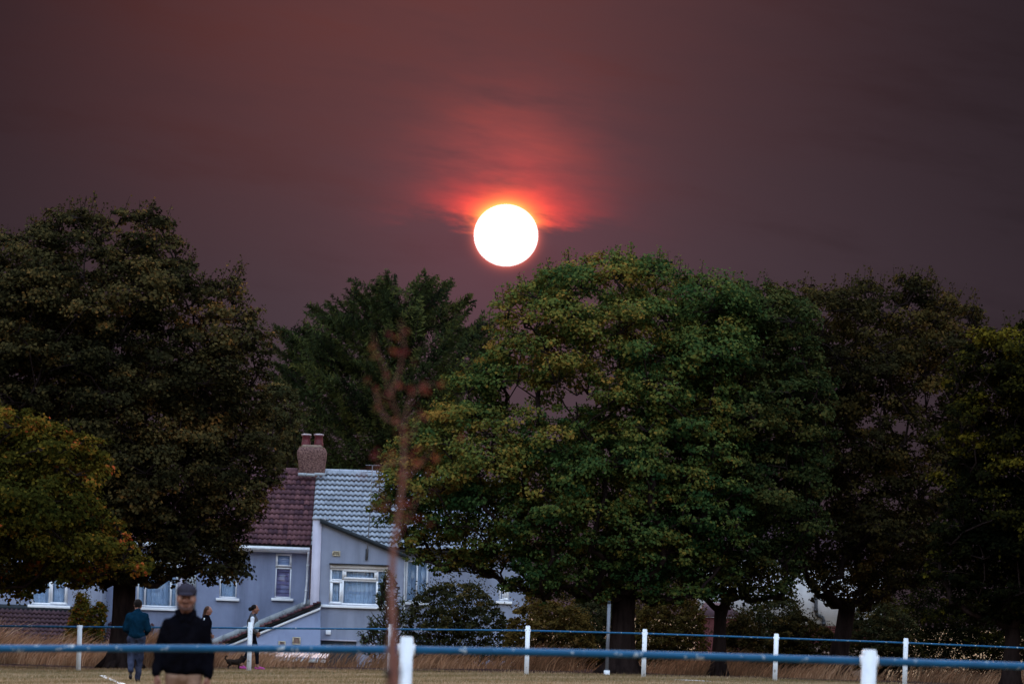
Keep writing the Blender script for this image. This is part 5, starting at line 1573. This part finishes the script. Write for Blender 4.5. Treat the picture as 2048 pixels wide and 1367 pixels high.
def wom_extra(root, w, s, P):
    b = Blob(.02); b.path([w('shR') + A3(-.03, -.01, .0) * s, w('elR') + A3(-.022, -.02, .06) * s], [.060 * s, .052 * s]); put('white_sleeve_panel', b, .012, WHITE, root)
    b = Blob(.03); b.ell(w('pelvis') + A3(0, -.02, .12) * s, A3(.19, .16, .19) * s); b.ell(w('chest') + A3(0, -.06, -.1) * s, A3(.17, .12, .20) * s); put('jacket_front', b, .013, SAGE, root)
    b = Blob(.01); b.cap(w('neck') + A3(-.05, -.05, .01) * s, w('neck') + A3(.05, -.05, .01) * s, .03 * s); put('blue_collar', b, .01, JEANS, root)
    b = Blob(.01); b.path([P(-.05, -.11, .03), P(0, -.115, .035), P(.05, -.11, .03)], [.009 * s] * 3); put('hair_tie', b, .006, SKIN, root)
figure('woman with dark hair in a bun, grey-green jacket and pink shoes, dog beside her', 174.0, 507, 1208, wt_.z - gzf(wt_.x, 174.0), R(90), wom_J, OLIVE, BLEG, PINK, SKIN, HAIR, bun_hair, calf=True, hem=.95, extra=wom_extra)

# person mostly hidden behind the man in the cap
def long_hair(hb, P, s):
    hb.ell(P(0, -.03, .035), A3(.092, .088, .092) * s)
    hb.ell(P(0, .085, -.03), A3(.07, .085, .085) * s, .02, -1)
    hb.path([P(0, -.07, 0), P(-.02, -.095, -.14), P(-.03, -.12, -.36), P(-.03, -.13, -.52)], [.07 * s, .075 * s, .06 * s, .03 * s])
hid_J = dict(wom_J); hid_J.update(knL=(.085, -.05, .51), anL=(.085, .02, .09), toeL=(.085, -.15, .03), knR=(-.085, -.06, .5), anR=(-.085, -.10, .09), toeR=(-.085, -.27, .03))
ht_ = at(411, 1211, 171.0)
def hid_extra(root, w, s, P):
    b = Blob(.01); b.path([w('shR') + A3(-.058, -.02, .03) * s, w('elR') + A3(-.055, -.01, .08) * s], [.022 * s, .02 * s]); put('white_sleeve_stripe', b, .01, WHITE, root)
    for q_ in 'LR':
        sg = 1 if q_ == 'L' else -1
        b = Blob(.01); b.path([w('kn' + q_) + A3(sg * .05, 0, .0) * s, w('an' + q_) + A3(sg * .042, 0, .05) * s], [.018 * s, .018 * s]); put('white_leg_stripe', b, .01, WHITE, root)
figure('person with long brown hair in dark clothes, mostly hidden behind the capped man', 171.0, 414, 1211, ht_.z - gzf(ht_.x, 171.0), R(75), hid_J, BLACK, BLEG, SHOE, SKIN, HAIRB, long_hair, calf=False, hem=.95, extra=hid_extra)

# ---- small black dog
DD = 173.2
dc = at(468, 1337, DD); gd = gzf(dc.x, DD)
dog = empty('dog', (dc.x, DD, gd)); tag(dog, 'small black dog with pricked ears and curled tail beside the white post', 'dog')
Bg = Blob(.018)
Bg.path([(-.13, 0, .205), (-.05, 0, .20), (.06, 0, .195), (.125, 0, .215)], [.066, .058, .068, .066], .03)      # trunk: deep chest, tucked belly
Bg.path([(.125, 0, .225), (.165, 0, .275), (.185, 0, .305)], [.056, .046, .044], .03)                               # neck
Bg.ell((.200, 0, .318), A3(.050, .043, .043)).cap((.225, 0, .310), (.268, 0, .298), .027, .018)                     # skull, muzzle
for sg in (-1, 1):
    Bg.cap((.185, sg * .026, .345), (.178, sg * .036, .395), .018, .005, .008)                                       # ears
    Bg.path([(.115, sg * .038, .19), (.120, sg * .040, .12), (.112, sg * .040, .065), (.116, sg * .040, .018), (.134, sg * .040, .010)], [.034, .022, .016, .014, .014], .012)
    Bg.path([(-.125, sg * .036, .205), (-.095, sg * .042, .135), (-.150, sg * .042, .085), (-.135, sg * .042, .018), (-.115, sg * .042, .010)], [.050, .032, .017, .014, .014], .014)
Bg.path([(-.19, 0, .235), (-.225, 0, .275), (-.225, 0, .320), (-.195, 0, .345), (-.165, 0, .335)], [.020, .017, .016, .014, .008], .01)
put('body', Bg, .0075, FUR, dog)
cb_ = Blob(.004)
for k in range(12):
    a, b_ = k / 12 * 6.2832, (k + 1) / 12 * 6.2832
    f_ = lambda t: (.152 + .035 * math.sin(t) * -.5, .05 * math.cos(t), .262 + .05 * math.sin(t))
    cb_.cap(f_(a), f_(b_), .007)
put('collar', cb_, .006, COLLARM, dog)

# ------------------------------------------------------------------ staked sapling in front of the near fence
D2 = 26.0
sb_ = at(789, 1400, D2); gs = gzf(sb_.x, D2)
sap = empty('sapling', (sb_.x, D2, gs)); tag(sap, 'blurred reddish sapling with a thin bent trunk in front of the near rail', 'sapling')
mb = MB()
tr = [Vector((sb_.x + .01, D2, gs - .1))] + [at(x, y, D2) for x, y in ((790, 1360), (787, 1300), (784, 1220), (784, 1150), (787, 1090), (797, 1030), (805, 970), (808, 920), (806, 870))]
mb.tube(tr, [.016, .0155, .015, .014, .012, .0105, .0085, .007, .005, .0035], 8)
mb.build('trunk', MT['bark_red'], sap, True)
rng = np.random.default_rng(4)
paths = [[(806, 870), (795, 830), (780, 790), (770, 745), (755, 700), (745, 665)], [(806, 870), (812, 830), (822, 790), (845, 768), (872, 768)], [(800, 850), (770, 835), (757, 810), (750, 780)],
         [(808, 920), (770, 930), (735, 940), (705, 955)], [(805, 960), (840, 930), (870, 890)], [(797, 1030), (770, 1000), (752, 965)], [(782, 790), (800, 740), (808, 690), (800, 640)], [(806, 900), (830, 860), (838, 820)], [(787, 1090), (815, 1040), (835, 1000)]]
mb = MB(); lp, ln, ls, lh = [], [], [], []
for pth in paths:
    off = rng.normal() * .15
    pts = [at(x, y, D2 + off * i / len(pth)) for i, (x, y) in enumerate(pth)]
    mb.tube(pts, list(np.linspace(.0030, .0014, len(pts))), 5, cap=False)
    for _ in range(7):
        i = rng.uniform(.25, 1) * (len(pts) - 1.001); a = int(i)
        c = pts[a].lerp(pts[a + 1], i - a)
        lp.append(np.array(c) + rng.normal(size=3) * .035); ln.append(rng.normal(size=3) + np.array([0, -.4, .3])); ls.append(rng.uniform(.022, .042)); lh.append(rng.uniform())
for _ in range(34):                                                   # the denser bunch round the stem
    c = at(rng.normal(808, 16), rng.uniform(870, 1010), D2)
    lp.append(np.array(c) + rng.normal(size=3) * .03); ln.append(rng.normal(size=3) + np.array([0, -.4, .3])); ls.append(rng.uniform(.024, .04)); lh.append(rng.uniform())
mb.build('limbs', MT['bark_red'], sap, True)['kind'] = 'stuff'
f_ = link('foliage', leaves_mesh('foliage', np.array(lp), np.array(ln), np.array(ls), np.array(lh), rng, OVAL), LM_sapling, sap); f_['kind'] = 'stuff'
# its stake and tie
st = at(787, 1400, D2 + .12); sk = empty('tree_stake', (st.x, D2 + .12, gzf(st.x, D2 + .12))); tag(sk, 'brown wooden stake tied to the sapling beside the near white post', 'stake')
tp = at(787, 1273, D2 + .12)
xa, xb = at(772.5, 1330, D2 + .12).x, at(801, 1330, D2 + .12).x
MB().box(xa, (xa + xb) / 2 - .004, D2 + .1, D2 + .13, gs - .3, tp.z).build('board', MT['stake'], sk, bevel=.004)
MB().box((xa + xb) / 2 - .001, xb, D2 + .09, D2 + .12, gs - .3, tp.z - .1).build('board', MT['stake'], sk, bevel=.004)
z_ = at(787, 1345, D2).z
MB().box(xa - .004, xb + .004, D2 + .045, D2 + .148, z_ - .012, z_ + .012).build('tie', MT['dark_trim'], sk)
